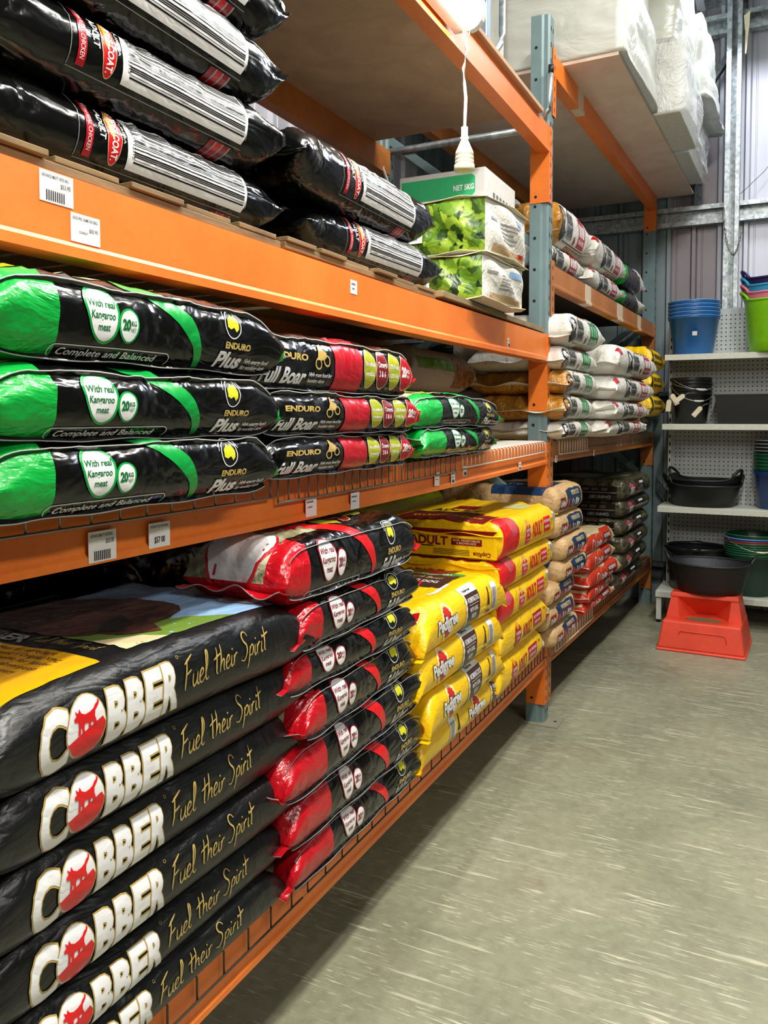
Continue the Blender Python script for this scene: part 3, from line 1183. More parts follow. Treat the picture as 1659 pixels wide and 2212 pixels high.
def art_pedigree(var=0):
    a = Art()
    dx = 0 if var == 0 else .02
    x = -.19 + (.30 if var else 0)
    # red rosette with the white word
    n = 18
    pts = []
    for k in range(n * 2):
        rr = 1.0 if k % 2 else .86
        a_ = PI * k / n
        pts.append((x + .033 * rr * math.cos(a_), .006 + .052 * rr * math.sin(a_)))
    a.ell(x, .006, .044, .063, ink('pale_yellow', '#f4df8a'), 1)
    a.poly(pts, I_RED, 2)
    a.ell(x, .03, .02, .022, ink('warm_red', '#c9241f'), 3)
    a.text('Pedigree', x - .078, -.012, .036, I_WH, 5, .04, w=.160, outline=I_BLK, ow=.045, rot=.03)
    # dark panel
    px = x + .16
    a.rect(px, px + .135, .045, .085, I_WH, 1)
    a.rect(px + .012, px + .135, -.045, .052, I_BRN, 2)
    a.rect(px + .012, px + .135, -.085, -.045, I_GR2, 2)
    a.rect(px, px + .012, -.085, .05, I_CREAM, 2)
    for k in range(6):
        a.ell(px + .006, -.075 + .021 * k, .0075, .009, I_WH, 3)
    a.text('Pedigree', px + .02, .060, .010, I_BLK, 3, .02, w=.06)
    a.text('WORKING DOG', px + .022, .022, .016, I_WH, 3, .02, w=.105)
    a.rect(px + .03, px + .12, .014, .0155, I_WH, 3)
    a.text('WITH REAL', px + .035, -.008, .014, I_WH, 3, .02, w=.08)
    a.text('BEEF', px + .055, -.030, .015, I_WH, 3, .02, w=.042)
    # pack mark and bar code
    bx = x + (.435 if var == 0 else -.235)
    kx = bx + (-.055 if var == 0 else .06)
    a.text('20 kg', kx - .02, -.042, .015, I_BLK, 2, .03, w=.042)
    a.poly([(kx - .012, -.015), (kx + .014, -.015), (kx + .008, .006), (kx + .003, .02), (kx + .003, .045), (kx - .004, .045), (kx - .005, .01)], I_BLK, 2)
    a.rect(bx - .02, bx + .03, -.045, .055, I_WH, 2)
    a.bars(bx - .014, bx + .024, -.036, .036, I_GREY, 3, False, 8, 9)
    # broad face
    t0 = .10
    a.rect(-.16, .02, t0 + .02, t0 + .035, I_WH, 1)
    a.rect(-.04, .16, t0 + .035, t0 + .30, I_BRN, 1)
    a.rect(.16, .20, t0 + .03, t0 + .30, I_GR, 1)
    a.rect(.20, .30, t0 + .08, t0 + .30, I_RED2, 1)
    a.text('WORKING DOG', .02, t0 + .27, .028, I_WH, 2, .02, rot=-PI / 2, w=.20)
    a.text('with Real Beef', .08, t0 + .27, .026, I_CREAM, 2, .0, rot=-PI / 2, w=.19, shear=.2)
    a.text('NO ARTIFICIAL', .168, t0 + .27, .022, I_WH, 2, .02, rot=-PI / 2, w=.2)
    return a


def art_adult(flip=0):
    a = Art()
    s = -1 if flip else 1
    x = -.065
    a.ell(x, -.004, .042, .044, I_WH, 1)
    a.ell(x, -.004, .040, .041, I_BRED, 2)
    a.ell(x, .034, .017, .016, I_AMBER, 3)
    a.text('Nutrition', x, .030, .007, I_WH, 4, .01, w=.026, align='C')
    a.text('WORKING', x, .004, .011, I_WH, 4, .03, w=.066, align='C')
    a.text('DOG', x, -.012, .011, I_WH, 4, .03, w=.036, align='C')
    a.text('professional', x, -.026, .007, I_WH, 4, .0, w=.05, align='C')
    a.text('ADULT', .005, -.022, .050, I_BRED, 2, .03, w=.155)
    a.rect(.175, .275, -.022, .034, I_BRED, 2)
    a.text('BEEF, VEGETABLES', .225, .012, .010, I_WH, 3, .02, w=.088, align='C')
    a.text('& BROWN RICE', .225, -.010, .010, I_WH, 3, .02, w=.075, align='C')
    a.text('20kg', .288, .012, .009, I_BRN, 3, .01, w=.022)
    a.text('NET', .288, -.004, .007, I_BRN, 3, .01, w=.018)
    a.poly([(.318, .045), (.368, .045), (.343, -.03)], I_WH, 2)
    a.poly([(.328, .036), (.358, .036), (.343, -.01)], I_GREY, 3)
    # red round seal wrapping the edge
    a.poly(smooth([(-.375, .10), (-.28, .115), (-.24, .09), (-.19, .03), (-.195, -.03), (-.23, -.065), (-.30, -.075), (-.375, -.07)], 3), I_BRED, 1)
    a.ell(-.25, .055, .05, .045, ink('rose', '#c9505a'), 2)
    # broad face
    t0 = .10
    a.rect(-.38, -.19, t0 + .02, t0 + .40, I_RED2, 1)
    a.rect(-.19, -.14, t0 + .10, t0 + .40, I_BRN, 1)
    a.text('WORKING DOG', -.30, t0 + .36, .04, I_YEL, 2, .02, rot=-PI / 2, w=.3)
    a.text('ADULT', -.10, t0 + .36, .055, I_BRN, 2, .03, rot=-PI / 2, w=.22)
    a.rect(.12, .30, t0 + .03, t0 + .12, ink('pale_panel', '#cfd08a'), 1)
    a.rect(-.02, .10, t0 + .2, t0 + .30, I_RED2, 1)
    return a


def art_adult_low():
    a = Art()
    x = -.19
    a.ell(x, -.004, .042, .046, I_RED, 2)
    a.ell(x, .036, .017, .015, I_AMBER, 3)
    a.text('WORKING', x, .002, .012, I_WH, 4, .03, w=.062, align='C')
    a.text('DOG', x, -.016, .011, I_WH, 4, .03, w=.036, align='C')
    a.text('ADULT', -.125, -.028, .050, I_RED, 2, .03, w=.14)
    a.rect(.04, .175, -.022, .034, I_RED, 2)
    a.text('BEEF, VEGETABLES', .107, .012, .011, I_WH, 3, .02, w=.115, align='C')
    a.text('& BROWN RICE', .107, -.010, .011, I_WH, 3, .02, w=.09, align='C')
    a.text('20kg', .20, .022, .010, I_BRN, 3, .01, w=.03)
    a.poly([(.25, -.035), (.30, -.035), (.275, .055)], I_WH, 2)
    a.rect(.255, .295, -.035, -.01, I_RED, 3)
    a.poly([(.30, .11), (.375, .1), (.375, -.07), (.32, -.06), (.335, .02)], I_RED2, 1)
    a.rect(-.30, -.13, .09, .16, I_BRN, 1)
    return a


def art_navy():
    a = Art()
    a.poly([(-.10, -.05), (.17, -.048), (.18, .0), (.165, .045), (.08, .05), (.04, .045), (-.02, .05), (-.09, .04), (-.075, .0)], I_NAVY, 1)
    a.text('WORKING DOG', -.02, .016, .020, I_CREAM, 2, .03, w=.145)
    a.poly([(-.085, -.045), (-.06, .005), (-.035, -.01), (-.02, -.045)], I_PINK, 2)
    for i, w_ in enumerate((.014, .012, .03, .028)):
        a.rect(.0 + i * .036, .0 + i * .036 + w_, -.034, .0 - .006 * (i % 2), I_WH, 2)
    a.rect(-.200, -.110, -.038, .014, I_RED2, 2)
    a.text('CopRice', -.195, -.024, .026, I_WH, 3, .04, w=.080, shear=.1)
    a.ell(.21, .012, .018, .03, I_BRN, 1)
    a.ring(-.165, -.01, .062, .05, .002, I_CREAM, 1)
    a.rect(-.25, .05, .10, .38, I_NAVY, 1)
    a.text('WORKING', -.10, .34, .03, I_CREAM, 2, .02, rot=-PI / 2, w=.2)
    return a


def art_ored():
    a = Art()
    a.poly([(-.34, .055), (-.1, .06), (.02, .05), (.10, .075), (.34, .075), (.34, .2), (-.34, .2)], I_CREAM, 1)
    a.ring(-.17, -.005, .03, .036, .007, I_WH, 2)
    a.text('CopRice', -.105, -.022, .034, I_WH, 3, .05, w=.13, shear=.1)
    a.ring(-.04, -.004, .085, .055, .002, I_CREAM, 2)
    a.rect(.06, .24, -.035, .035, I_RED2, 2)
    a.text('WORKING', .07, .006, .022, I_WH, 3, .03, w=.16)
    a.text('DOG', .07, -.028, .022, I_WH, 3, .03, w=.09)
    a.poly([(.27, -.06), (.35, -.06), (.35, .07), (.28, .06)], I_CREAM, 1)
    return a


def art_camo():
    a = Art()
    a.text('GREAT', -.31, -.03, .04, I_WH, 2, .04, w=.12, shear=.15)
    a.poly([(-.36, .02), (-.27, .045), (-.20, .02), (-.24, -.0)], I_PINK, 2)
    a.rect(-.12, .18, -.05, .05, ink('dark_olive', '#15150f'), 1)
    a.ell(-.10, -.005, .022, .035, I_RED2, 2)
    a.rect(.0, .13, .02, .034, I_WH, 2)
    for i in range(4):
        a.rect(-.05 + i * .05, -.05 + i * .05 + .026, -.035, .0 + .005 * (i % 3), I_GREY, 2)
    a.rect(-.1, .1, .11, .16, ink('pale_olive', '#6b6a55'), 1)
    return a


def art_hawk(kind, kx=1.0):
    """white sack, bird emblem, grey word box, coloured panel"""
    a = Art()
    c = {'g': I_GR2, 'r': I_RED}[kind]
    L0 = -.15
    a.poly([(L0 + .05, -.062), (.30, -.062), (.335, -.03), (.34, .03), (.31, .062), (L0 + .12, .062), (L0 + .06, .03)], I_BLK, 1)
    a.poly([(L0 + .055, -.058), (.298, -.058), (.330, -.03), (.335, .028), (.308, .058), (L0 + .125, .058), (L0 + .065, .03)], F_WHITE, 2)
    a.ring(L0, .004, .045, .058, .012, I_BLK, 3, 24, .3, PI * 1.75)
    a.poly([(L0 - .03, -.05), (L0 + .02, -.07), (L0 + .05, -.03), (L0 + .02, -.01), (L0 + .04, .035), (L0, .03), (L0 - .015, -.01)], I_BLK, 3)
    a.ell(L0, .018, .012, .014, I_WH, 4)
    a.rect(L0 + .065, L0 + .175, -.045, .042, I_GREY, 3)
    a.text('BLACK', L0 + .07, .004, .030, I_BLK, 4, .05, w=.098)
    a.text('HAWK', L0 + .07, -.036, .030, I_BLK, 4, .05, w=.098)
    a.ell(L0 + .225, -.038, .016, .016, I_RED2, 3)
    a.rect(L0 + .285, L0 + .425, -.052, .052, c, 3)
    for i in range(3):
        a.rect(L0 + .30 + i * .04, L0 + .328 + i * .04, -.012, .03, I_WH if kind == 'r' else ink('mint', '#6fb58a'), 4)
    a.text('GRAIN FREE', L0 + .30, -.036, .014, I_WH, 4, .02, w=.11)
    a.poly([(.0, -.15), (.34, -.15), (.35, -.075), (.28, -.068), (.0, -.068)], K_KIB, 1)
    a.poly([(.05, .07), (.34, .07), (.34, .14), (.05, .14)], K_KIB, 1)
    a.rect(-.36, -.30, .03, .075, c, 2)
    a.sh = [(v * np.array([kx, 1.0]), f, m, l) for v, f, m, l in a.sh]
    return a


def art_yellow2():
    a = Art()
    a.rect(-.24, -.16, -.07, .09, I_BLK, 1)
    for i in range(5):
        a.rect(-.12 + i * .06, -.12 + i * .06 + .04, .005, .035, I_BLK, 2)
        a.rect(-.12 + i * .06, -.12 + i * .06 + .04, -.03, -.012, I_BLK, 2)
    a.ring(.19, .005, .03, .035, .01, I_BLK, 2)
    return a


def col_split(xa, cut=None, xb=None):
    """curved colour boundary near the ends"""
    def f(s, t):
        b = xa + .10 * max(0, abs(t) - .0) ** 1.5 * (1 if t < 0 else .2)
        if s < b - .05 * max(0, t - .03):
            return 1
        if xb is not None and s > xb:
            return 2 if False else 1
        return 0
    return f


END_G = {'mats': [F_GREEN], 'f': col_split(-.175, xb=.345)}
END_R = {'mats': [F_RED], 'f': col_split(-.185, xb=.36)}
END_G2 = {'mats': [F_GREEN], 'f': col_split(-.225, xb=.33)}
END_R2 = {'mats': [F_RED], 'f': col_split(-.185, xb=.355)}
END_R3 = {'mats': [F_RED], 'f': col_split(-.225, xb=.305)}
END_RS = {'mats': [F_RED], 'f': lambda s, t: 1 if s > .335 else 0}
END_GOLD = {'mats': [F_GOLD], 'f': lambda s, t: 1 if s < -.20 else 0}

K = {}
K['cobber'] = Kind(.82, .50, .122, F_SATIN, art_cobber(True), 'gusset', De=.11, wr=.75, seam_mat=F_SATIN)
K['plusf'] = Kind(.77, .42, .138, F_BLACKG, art_enduro(I_GR, I_GR2, 'Plus', I_GR), 'gusset', seam=.035, seam_mat=(F_GREEN, F_BLACKG, F_BLACKG), quad=True, end_cols=END_G, wr=1.15, seam_edge=I_SEAM, De=.10)
K['plus'] = Kind(.69, .42, .138, F_BLACKG, art_enduro(I_GR, I_GR2, 'Plus', I_GR).shift(-.065), 'gusset', seam=.035, seam_mat=(F_GREEN, F_BLACKG, F_BLACKG), quad=True, end_cols=END_G2, wr=1.15, seam_edge=I_SEAM, De=.10)
K['boars'] = Kind(.64, .42, .118, F_BLACKG, art_enduro(I_RED2, I_RED2, 'Full Boar', I_BRED, ca=.0).shift(-.075), 'gusset', seam=.03, seam_mat=(F_RED, F_RED, F_BLACKG), quad=True, end_cols=END_R3, wr=1.2, seam_edge=I_SEAM, De=.10)
K['boar'] = Kind(.74, .42, .118, F_BLACKG, art_enduro(I_RED2, I_RED2, 'Full Boar', I_BRED, ca=.0).shift(-.025), 'gusset', seam=.035, seam_mat=(F_RED, F_RED, F_BLACKG), quad=True, end_cols=END_R2, wr=1.2, seam_edge=I_SEAM, De=.10)
K['boarside'] = Kind(.76, .42, .138, F_BLACKG, art_boar_side(), 'gusset', seam=.02, seam_mat=(F_BLACKG, F_RED, F_BLACKG), quad=True, end_cols=END_RS, wr=1.1, seam_edge=I_SEAM, De=.07)
K['super'] = Kind(.82, .46, .145, F_BLACKG, art_supercoat(), 'pillow', seam=.03, De=.12, wr=1.35, rnd=1.0, zseam=0.0)
K['ped'] = Kind(.77, .45, .135, F_YEL, art_pedigree(0), 'gusset', De=.10, wr=.9, seam=.02, zseam=-.35)
K['ped2'] = Kind(.77, .45, .135, F_YEL, art_pedigree(1), 'gusset', De=.10, wr=.9, seam=.02, zseam=-.35)
K['adult'] = Kind(.78, .56, .130, F_YEL, art_adult(), 'block', De=.035, wr=.8, seam=.012, rnd=.8, zseam=.3)
K['adultlow'] = Kind(.72, .50, .140, F_YEL, art_adult_low().shift(.06), 'gusset', De=.08, wr=.9, seam=.015)
K['navy'] = Kind(.48, .62, .118, F_TAN, art_navy().shift(.0), 'block', De=.05, wr=.7, seam=.0)
K['boart'] = Kind(.64, .27, .118, F_BLACKG, art_enduro(I_RED2, I_RED2, 'Full Boar', I_BRED, ca=.0).shift(-.075), 'gusset', seam=.03, seam_mat=(F_RED, F_RED, F_BLACKG), quad=True, end_cols=END_R3, wr=1.2, seam_edge=I_SEAM, De=.10)
K['ored'] = Kind(.72, .50, .108, F_ORED, art_ored(), 'gusset', De=.09, wr=1.1, seam=.02, seam_mat=F_WHITE)
K['camo'] = Kind(.90, .60, .120, F_CAMO, art_camo(), 'block', De=.06, wr=1.1, seam=.0, rnd=1.0)
K['hawkg'] = Kind(.60, .50, .130, F_WHITE, art_hawk('g').shift(-.10), 'pillow', De=.14, wr=1.0, seam=.02, rnd=1.0)
K['hawkgg'] = Kind(.60, .50, .130, F_WHITE, art_hawk('g').shift(-.10), 'pillow', De=.14, wr=1.1, seam=.02, rnd=1.0, end_cols=END_GOLD)
K['hawkr'] = Kind(1.0, .50, .155, F_WHITE, art_hawk('r', 1.25), 'pillow', De=.16, wr=1.2, seam=.03, rnd=1.0)
K['hawkr2'] = Kind(.80, .46, .135, F_WHITE, art_hawk('r'), 'pillow', De=.14, wr=1.1, seam=.02, rnd=1.0)
K['hawkr4'] = Kind(.66, .46, .135, F_WHITE, art_hawk('r').shift(-.07), 'pillow', De=.12, wr=1.1, seam=.015, rnd=1.0)
K['hawkr3'] = Kind(.66, .46, .135, F_WHITE, art_hawk('r').shift(-.07), 'pillow', De=.14, wr=1.1, seam=.02, rnd=1.0, end_cols=END_GOLD)
K['yel2'] = Kind(.60, .45, .150, F_YEL, art_yellow2(), 'pillow', De=.10, wr=1.0, seam=.0, rnd=1.0)

# ------------------------------------------------------------------ the room
ZC = 4.72


def struct(name, mb, mats, **kw):
    o = mb.build(name, mats, **kw)
    o['kind'] = 'structure'
    return o


def m_cladding(name, a, b):
    q = NT(name)
    mp = q.coord((1, 1, .35))
    n = q.noise(mp, 2.2, 4, .6)
    r = q.ramp(n, [(.35, lin(a)), (.65, lin(b))])
    q.l(r, 'Color', q.b, 'Base Color')
    q.b.inputs['Roughness'].default_value = .38
    q.b.inputs['Metallic'].default_value = .25
    return q.m


CLAD = m_cladding('pale_steel_cladding', '#a9abb4', '#bfc0ca')
CLAD2 = m_cladding('shaded_cladding', '#7d757a', '#8f888c')  # same cladding, brownish shade and reflections of some panels put into the colour
CLAD3 = m_cladding('grey_green_cladding', '#7b8b8d', '#8c9a9b')

mb = MB().box(-1.3, 5.0, -3.0, 7.1, -.1, 0)
struct('floor', mb, MAT_FLOOR)


def corrugated(x0, x1, z0, z1, y, mats, pick, flip=1, axis='y'):
    mb = MB()
    x = x0
    prof = []
    per = .19
    while x < x1:
        prof += [(x, 0), (x + .055, 0), (x + .068, -.024), (x + .095, -.024), (x + .108, 0), (x + .135, 0), (x + .138, -.005), (x + .146, -.005), (x + .149, 0)]
        x += per
    for i in range(len(prof) - 1):
        (a, da), (b, db) = prof[i], prof[i + 1]
        for (q0, q1) in ((z0, z1),):
            if axis == 'y':
                v = [(a, y + da, q0), (b, y + db, q0), (b, y + db, q1), (a, y + da, q1)]
            else:
                v = [(y - da * flip, a, q0), (y - db * flip, b, q0), (y - db * flip, b, q1), (y - da * flip, a, q1)]
            mb.add(v, [(0, 1, 2, 3)], pick(a))
    # thickness
    if axis == 'y':
        mb.box(x0, x1, y + .002, y + .05, z0, z1, 0)
    else:
        mb.box(y - .05, y - .002, x0, x1, z0, z1, 0)
    return mb


struct('wall_far', corrugated(-1.25, 5.0, 0, ZC, 6.985, None, lambda a: 1 if .17 < a < .50 or -.75 < a < -.5 else (2 if a < .17 else 0)), [CLAD, CLAD2, CLAD3], recalc=False)
struct('wall_left', corrugated(-3.0, 7.0, 0, ZC, -1.24, None, lambda a: 2 if a > 5 else 0, axis='x'), [CLAD, CLAD2, CLAD3], recalc=False)
WALLP = plain('painted_wall_grey', '#5f5d57', .7)
struct('wall_right', MB().box(5.0, 5.1, -3.0, 7.1, 0, ZC), WALLP)
struct('wall_near', MB().box(-1.3, 5.0, -3.1, -3.0, 0, ZC), WALLP)
cm = MB()
x = -1.25
while x < 5.0:
    mi = 1 if (abs((x - .28) % .48) < .095) else 0
    cm.add([(x, -3, ZC), (x + .06, -3, ZC), (x + .06, 7.05, ZC - .0), (x, 7.05, ZC)], [(0, 1, 2, 3)], mi)
    cm.add([(x + .06, -3, ZC), (x + .085, -3, ZC + .03), (x + .085, 7.05, ZC + .03), (x + .06, 7.05, ZC)], [(0, 1, 2, 3)], 0)
    cm.add([(x + .085, -3, ZC + .03), (x + .135, -3, ZC + .03), (x + .135, 7.05, ZC + .03), (x + .085, 7.05, ZC + .03)], [(0, 1, 2, 3)], 0)
    cm.add([(x + .135, -3, ZC + .03), (x + .16, -3, ZC), (x + .16, 7.05, ZC), (x + .135, 7.05, ZC + .03)], [(0, 1, 2, 3)], 0)
    x += .16
cm.box(-1.3, 5.0, -3.0, 7.1, ZC + .04, ZC + .1, 0)
struct('ceiling', cm, [GALV, plain('bright_roof_sheet', '#d5d8e2', .35)], recalc=False)


# galvanised girts on the far wall and the column in front of them
def girt(z0, z1, mats=GALV, x0=-1.2, x1=5.0):
    mb = MB()
    P = [(6.958, z0), (6.958, z1), (6.880, z1), (6.880, z1 - .035), (6.890, z1 - .035), (6.890, z1 - .008), (6.948, z1 - .008), (6.948, z0 + .008), (6.890, z0 + .008), (6.890, z0 + .035), (6.880, z0 + .035), (6.880, z0)]
    mb.prism(P, 'x', x0, x1)
    return mb


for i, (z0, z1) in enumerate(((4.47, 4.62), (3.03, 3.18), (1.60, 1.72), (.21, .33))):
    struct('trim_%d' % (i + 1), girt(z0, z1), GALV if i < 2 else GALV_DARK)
mb = MB()
cx0, cx1, cy0, cy1 = .585, .690, 6.735, 6.875
mb.prism([(cx0, cy0), (cx0 + .035, cy0), (cx0 + .035, cy0 + .006), (cx0 + .006, cy0 + .006), (cx0 + .006, cy1 - .006), (cx1 - .006, cy1 - .006), (cx1 - .006, cy0 + .006), (cx1 - .030, cy0 + .006), (cx1 - .030, cy0), (cx1, cy0), (cx1, cy1), (cx0, cy1)], 'z', 0, ZC)
struct('trim_5', mb, GALV)
# dark roof brace and knee behind the foam
mb = MB()
mb.box(.36, .41, 6.87, 6.955, 3.18, 4.47)
mb.prism([(.40, 4.02), (.43, 3.99), (.60, 4.24), (.58, 4.29)], 'y', 6.80, 6.87)
struct('trim_6', mb, GALV_DARK)
mb = MB()
mb.prism([(.095, .92), (.095, 1.02), (.30, .74), (.30, .64)], 'y', 6.90, 6.955)
struct('trim_7', mb, GALV_DARK)

# ------------------------------------------------------------------ pallet racking
rack = empty('pallet_rack', (0, 3.9, 0), 0, 'long orange and grey-green pallet racking filled with sacks', 'rack')
RM = Matrix.Translation((0, -3.9, 0))


def Tm(mb, fn):
    mb.v = [tuple(fn(p)) for p in mb.v]
    return mb


def loc1(p):
    return (p[0], p[1] - 3.9, p[2])


def loc2(p):
    """p = (off, s, z) in the frame of the second bay"""
    q = B2(p[1], p[0], p[2])
    return (q[0], q[1] - 3.9, q[2])


BASEP = plain('dusty_base_plate', '#85836f', .6)


def upright(y0, h, fn, x0=-.09, holes=True, dark=False):
    mb = MB()
    mb.prism([(x0, y0), (x0 + .052, y0), (x0 + .062, y0 + .008), (x0 + .08, y0 + .008), (x0 + .09, y0 + .016), (x0 + .09, y0 + .080), (x0 + .08, y0 + .088), (x0 + .062, y0 + .088), (x0 + .052, y0 + .096), (x0, y0 + .096)], 'z', 0.004, h)
    if holes:
        z = .12
        while z < h - .03:
            mb.disc((x0 + .026, y0 - .0012, z), .0075, '-y', 1)
            z += .15
        z = .06
        while z < h - .03:
            for yy in (y0 + .030, y0 + .064):
                mb.add([(x0 + .0912, yy - .004, z - .011), (x0 + .0912, yy + .006, z - .011), (x0 + .0912, yy + .004, z + .011), (x0 + .0912, yy - .004, z + .011)], [(0, 1, 2, 3)], 1)
            z += .075
    mb.box(x0 - .03, x0 + .165, y0 - .03, y0 + .115, 0, .005, 2)
    mb.disc((x0 + .135, y0 + .05, .0058), .008, 'z', 1)
    Tm(mb, fn)
    return mb.build('upright', [POST, POST_DARK, BASEP], rack)


upright(3.86, 3.42, loc1)
upright(3.86, 3.42, loc1, -.95)
upright(.30, 3.42, loc1)
upright(.30, 3.42, loc1, -.95)
upright(2.93, 3.42, loc2)
upright(2.93, 3.42, loc2, -.95)


def brace(p0, p1, w, fn, y, name='brace', mat=POST, tube=False):
    mb = MB()
    if tube:
        mb.tube([fn((p0[0], y, p0[1])), fn((p1[0], y, p1[1]))], w / 2, 10)
    else:
        d = Vector((p1[0] - p0[0], p1[1] - p0[1])).normalized()
        n = Vector((-d.y, d.x)) * w / 2
        P = [(p0[0] + n.x, p0[1] + n.y), (p1[0] + n.x, p1[1] + n.y), (p1[0] - n.x, p1[1] - n.y), (p0[0] - n.x, p0[1] - n.y)]
        mb.prism(P, 'y', y - .013, y + .013)
        Tm(mb, fn)
    return mb.build(name, mat, rack, bevel=0 if tube else .003)


F_, B_ = -.055, -.93
for fn, y in ((loc1, 3.91), (loc2, 2.98)):
    brace((B_, 3.02), (F_, 2.33), .042, fn, y)
    brace((F_, 2.33), (B_, 1.68), .042, fn, y)
    brace((B_, 1.68), (F_, 1.03), .042, fn, y)
    brace((F_, 1.03), (B_, .38), .042, fn, y)
brace((B_, 2.90), (F_, 2.90), .034, loc1, 3.885, 'cross_tube', GALV, True)
brace((B_, .25), (F_, .25), .04, loc1, 3.91)


def sagf(y):
    return max(0.0, 1 - ((y - 1.2) / 2.66) ** 2)


def beam(y0, y1, z0, z1, fn, mat, x0=-.052, ledge=True, conn=None, labels=(), tapes=(), amp=0.0):
    mb = MB()
    h = z1 - z0
    n = 14
    prof = [(x0, z0), (0.006, z0), (0.006, z0 + .13 * h), (0.0, z0 + .19 * h), (0.0, z1), (x0, z1)] if ledge else [(x0, z0), (0, z0), (0, z1), (x0, z1)]
    ys = np.linspace(y0, y1, n)
    vs, fs = [], []
    m = len(prof)
    for y in ys:
        u = (y - y0) / (y1 - y0)
        sag = -amp * sagf(y)
        vs += [(p[0], y, p[1] + sag) for p in prof]
    for i in range(n - 1):
        for k in range(m):
            fs.append((i * m + k, i * m + (k + 1) % m, (i + 1) * m + (k + 1) % m, (i + 1) * m + k))
    fs += [tuple(range(m))[::-1], tuple((n - 1) * m + k for k in range(m))]
    mb.add(vs, fs, 0)
    Tm(mb, fn)
    b = mb.build('shelf_beam', mat, rack)
    # end connectors
    for (yy, sg) in ((y1, 1), (y0, -1)):
        if conn and conn[0 if sg > 0 else 1] is not None:
            dz0, dz1 = conn[0 if sg > 0 else 1]
            c = MB()
            ya, yb = (yy - .004, yy) if sg > 0 else (yy, yy + .004)
            c.box(-.088, .0045, ya, yb, z0 + dz0, z1 + dz1, 0)
            yc, yd = (yy, yy + .046) if sg > 0 else (yy - .046, yy)
            c.box(.0008, .0048, yc, yd, z0 + dz0, z1 + dz1, 0)
            z = z0 + dz0 + .03
            while z < z1 + dz1 - .02:
                c.add([(.0052, (yc + yd) / 2 - .006, z - .011), (.0052, (yc + yd) / 2 + .004, z - .011), (.0052, (yc + yd) / 2 + .003, z + .011), (.0052, (yc + yd) / 2 - .005, z + .011)], [(0, 1, 2, 3)], 1)
                z += .05
            c.disc((-.06, ya - .0012, z0 + dz0 + .03), .007, '-y', 1)
            Tm(c, fn)
            c.build('beam_connector', [mat, POST_DARK], rack)
    for (yl, zl, w, hh, kind) in labels:
        sag = -amp * sagf(yl)
        c = MB()
        xf = .0012 if zl - hh / 2 > z0 + sag + .19 * h else .0075
        c.box(xf - .001, xf, yl - w / 2, yl + w / 2, zl - hh / 2, zl + hh / 2, 0)
        xx = xf + .0006

        def tx(t, y_, z_, hgt, wd, mi):
            vs_, fs_ = text_geo(t, .02)
            k = hgt / .7
            kx = wd / (vs_[:, 0].max() - vs_[:, 0].min())
            c.add([(xx, y_ + (v[0] - vs_[:, 0].min()) * kx, z_ + v[1] * k) for v in vs_], fs_, mi)
        a_, b_ = yl - w / 2 + .004, zl + hh / 2
        if kind == 1:
            tx('ADVANCE MEATY BITES 8KG', a_, b_ - .010, .005, w * .8, 1)
            tx('$53.95', a_ + w * .55, b_ - .022, .007, w * .3, 1)
            for k in range(9):
                c.box(xx, xx + .0002, a_ + .008 + .0042 * k, a_ + .010 + .0042 * k, zl - hh / 2 + .003, zl - hh / 2 + .019, 2)
        elif kind == 2:
            tx('ENDURO FULL BOAR 20KG', a_, b_ - .009, .0045, w * .85, 1)
            tx('$57 00', a_ + w * .18, zl - hh * .30, .011, w * .5, 2)
        elif kind == 3:
            tx('DOG PRO GAME ON 20KG', a_, b_ - .010, .005, w * .85, 1)
            tx('$55.95', a_ + w * .55, b_ - .026, .006, w * .3, 1)
            tx('1234567', a_ + w * .2, zl - .008, .004, w * .3, 1)
        else:
            c.box(xx, xx + .0002, a_, a_ + w * .6, b_ - .012, b_ - .008, 1)
            c.box(xx, xx + .0002, a_ + w * .1, a_ + w * .5, b_ - .024, b_ - .021, 1)
            if kind == 5:
                for k in range(6):
                    c.box(xx, xx + .0002, a_ + .003 + .004 * k, a_ + .005 + .004 * k, zl - hh / 2 + .003, zl - hh / 2 + .014, 2)
        Tm(c, fn)
        c.build('price_label', [LABEL, INK, INKD], b, recalc=False)
    for (yl, w) in tapes:
        c = MB()
        sag = -amp * sagf(yl)
        c.prism([(x0 + .01, z0 - .0012 + sag), (.0075, z0 - .0012 + sag), (.0075, z0 + .14 * h + sag), (.0015, z0 + .20 * h + sag), (.0015, z1 + .001 + sag), (0, z1 + sag), (0, z0 + .19 * h + sag), (.0061, z0 + .13 * h + sag), (.0061, z0 + sag), (x0 + .01, z0 + sag)], 'y', yl - w / 2, yl + w / 2)
        Tm(c, fn)
        c.build('masking_tape', TAPE, b)
    return b


C1 = ((-.235, .0), None)
LB = [(.93, 1.862, .066, .048, 1), (.988, 1.810, .062, .046, 3), (1.911, 1.850, .036, .036, 4), (3.253, 1.816, .022, .038, 5)]
ML = [(1.008, 1.286, .062, .052, 1), (1.147, 1.287, .056, .046, 2), (1.68, 1.286, .050, .046, 4), (1.904, 1.281, .048, .044, 4), (2.474, 1.301, .040, .044, 4), (2.619, 1.298, .036, .044, 5), (2.751, 1.312, .034, .036, 5), (3.408, 1.295, .036, .036, 5)]
Y0 = .396
beam(Y0, 3.86, 2.77, 2.895, loc1, ORANGE, conn=C1)
beam(Y0, 3.86, 1.779, 1.907, loc1, ORANGE, conn=((-.24, 0), None), labels=LB, amp=.019)
beam(Y0, 3.86, 1.282, 1.387, loc1, ORANGE, conn=((-.19, 0), None), labels=ML, amp=.026)
beam(Y0, 3.86, .287, .393, loc1, ORANGE, conn=((-.19, 0), None))


def rear(fn):
    return lambda p: fn((-.89 - p[0], p[1], p[2]))


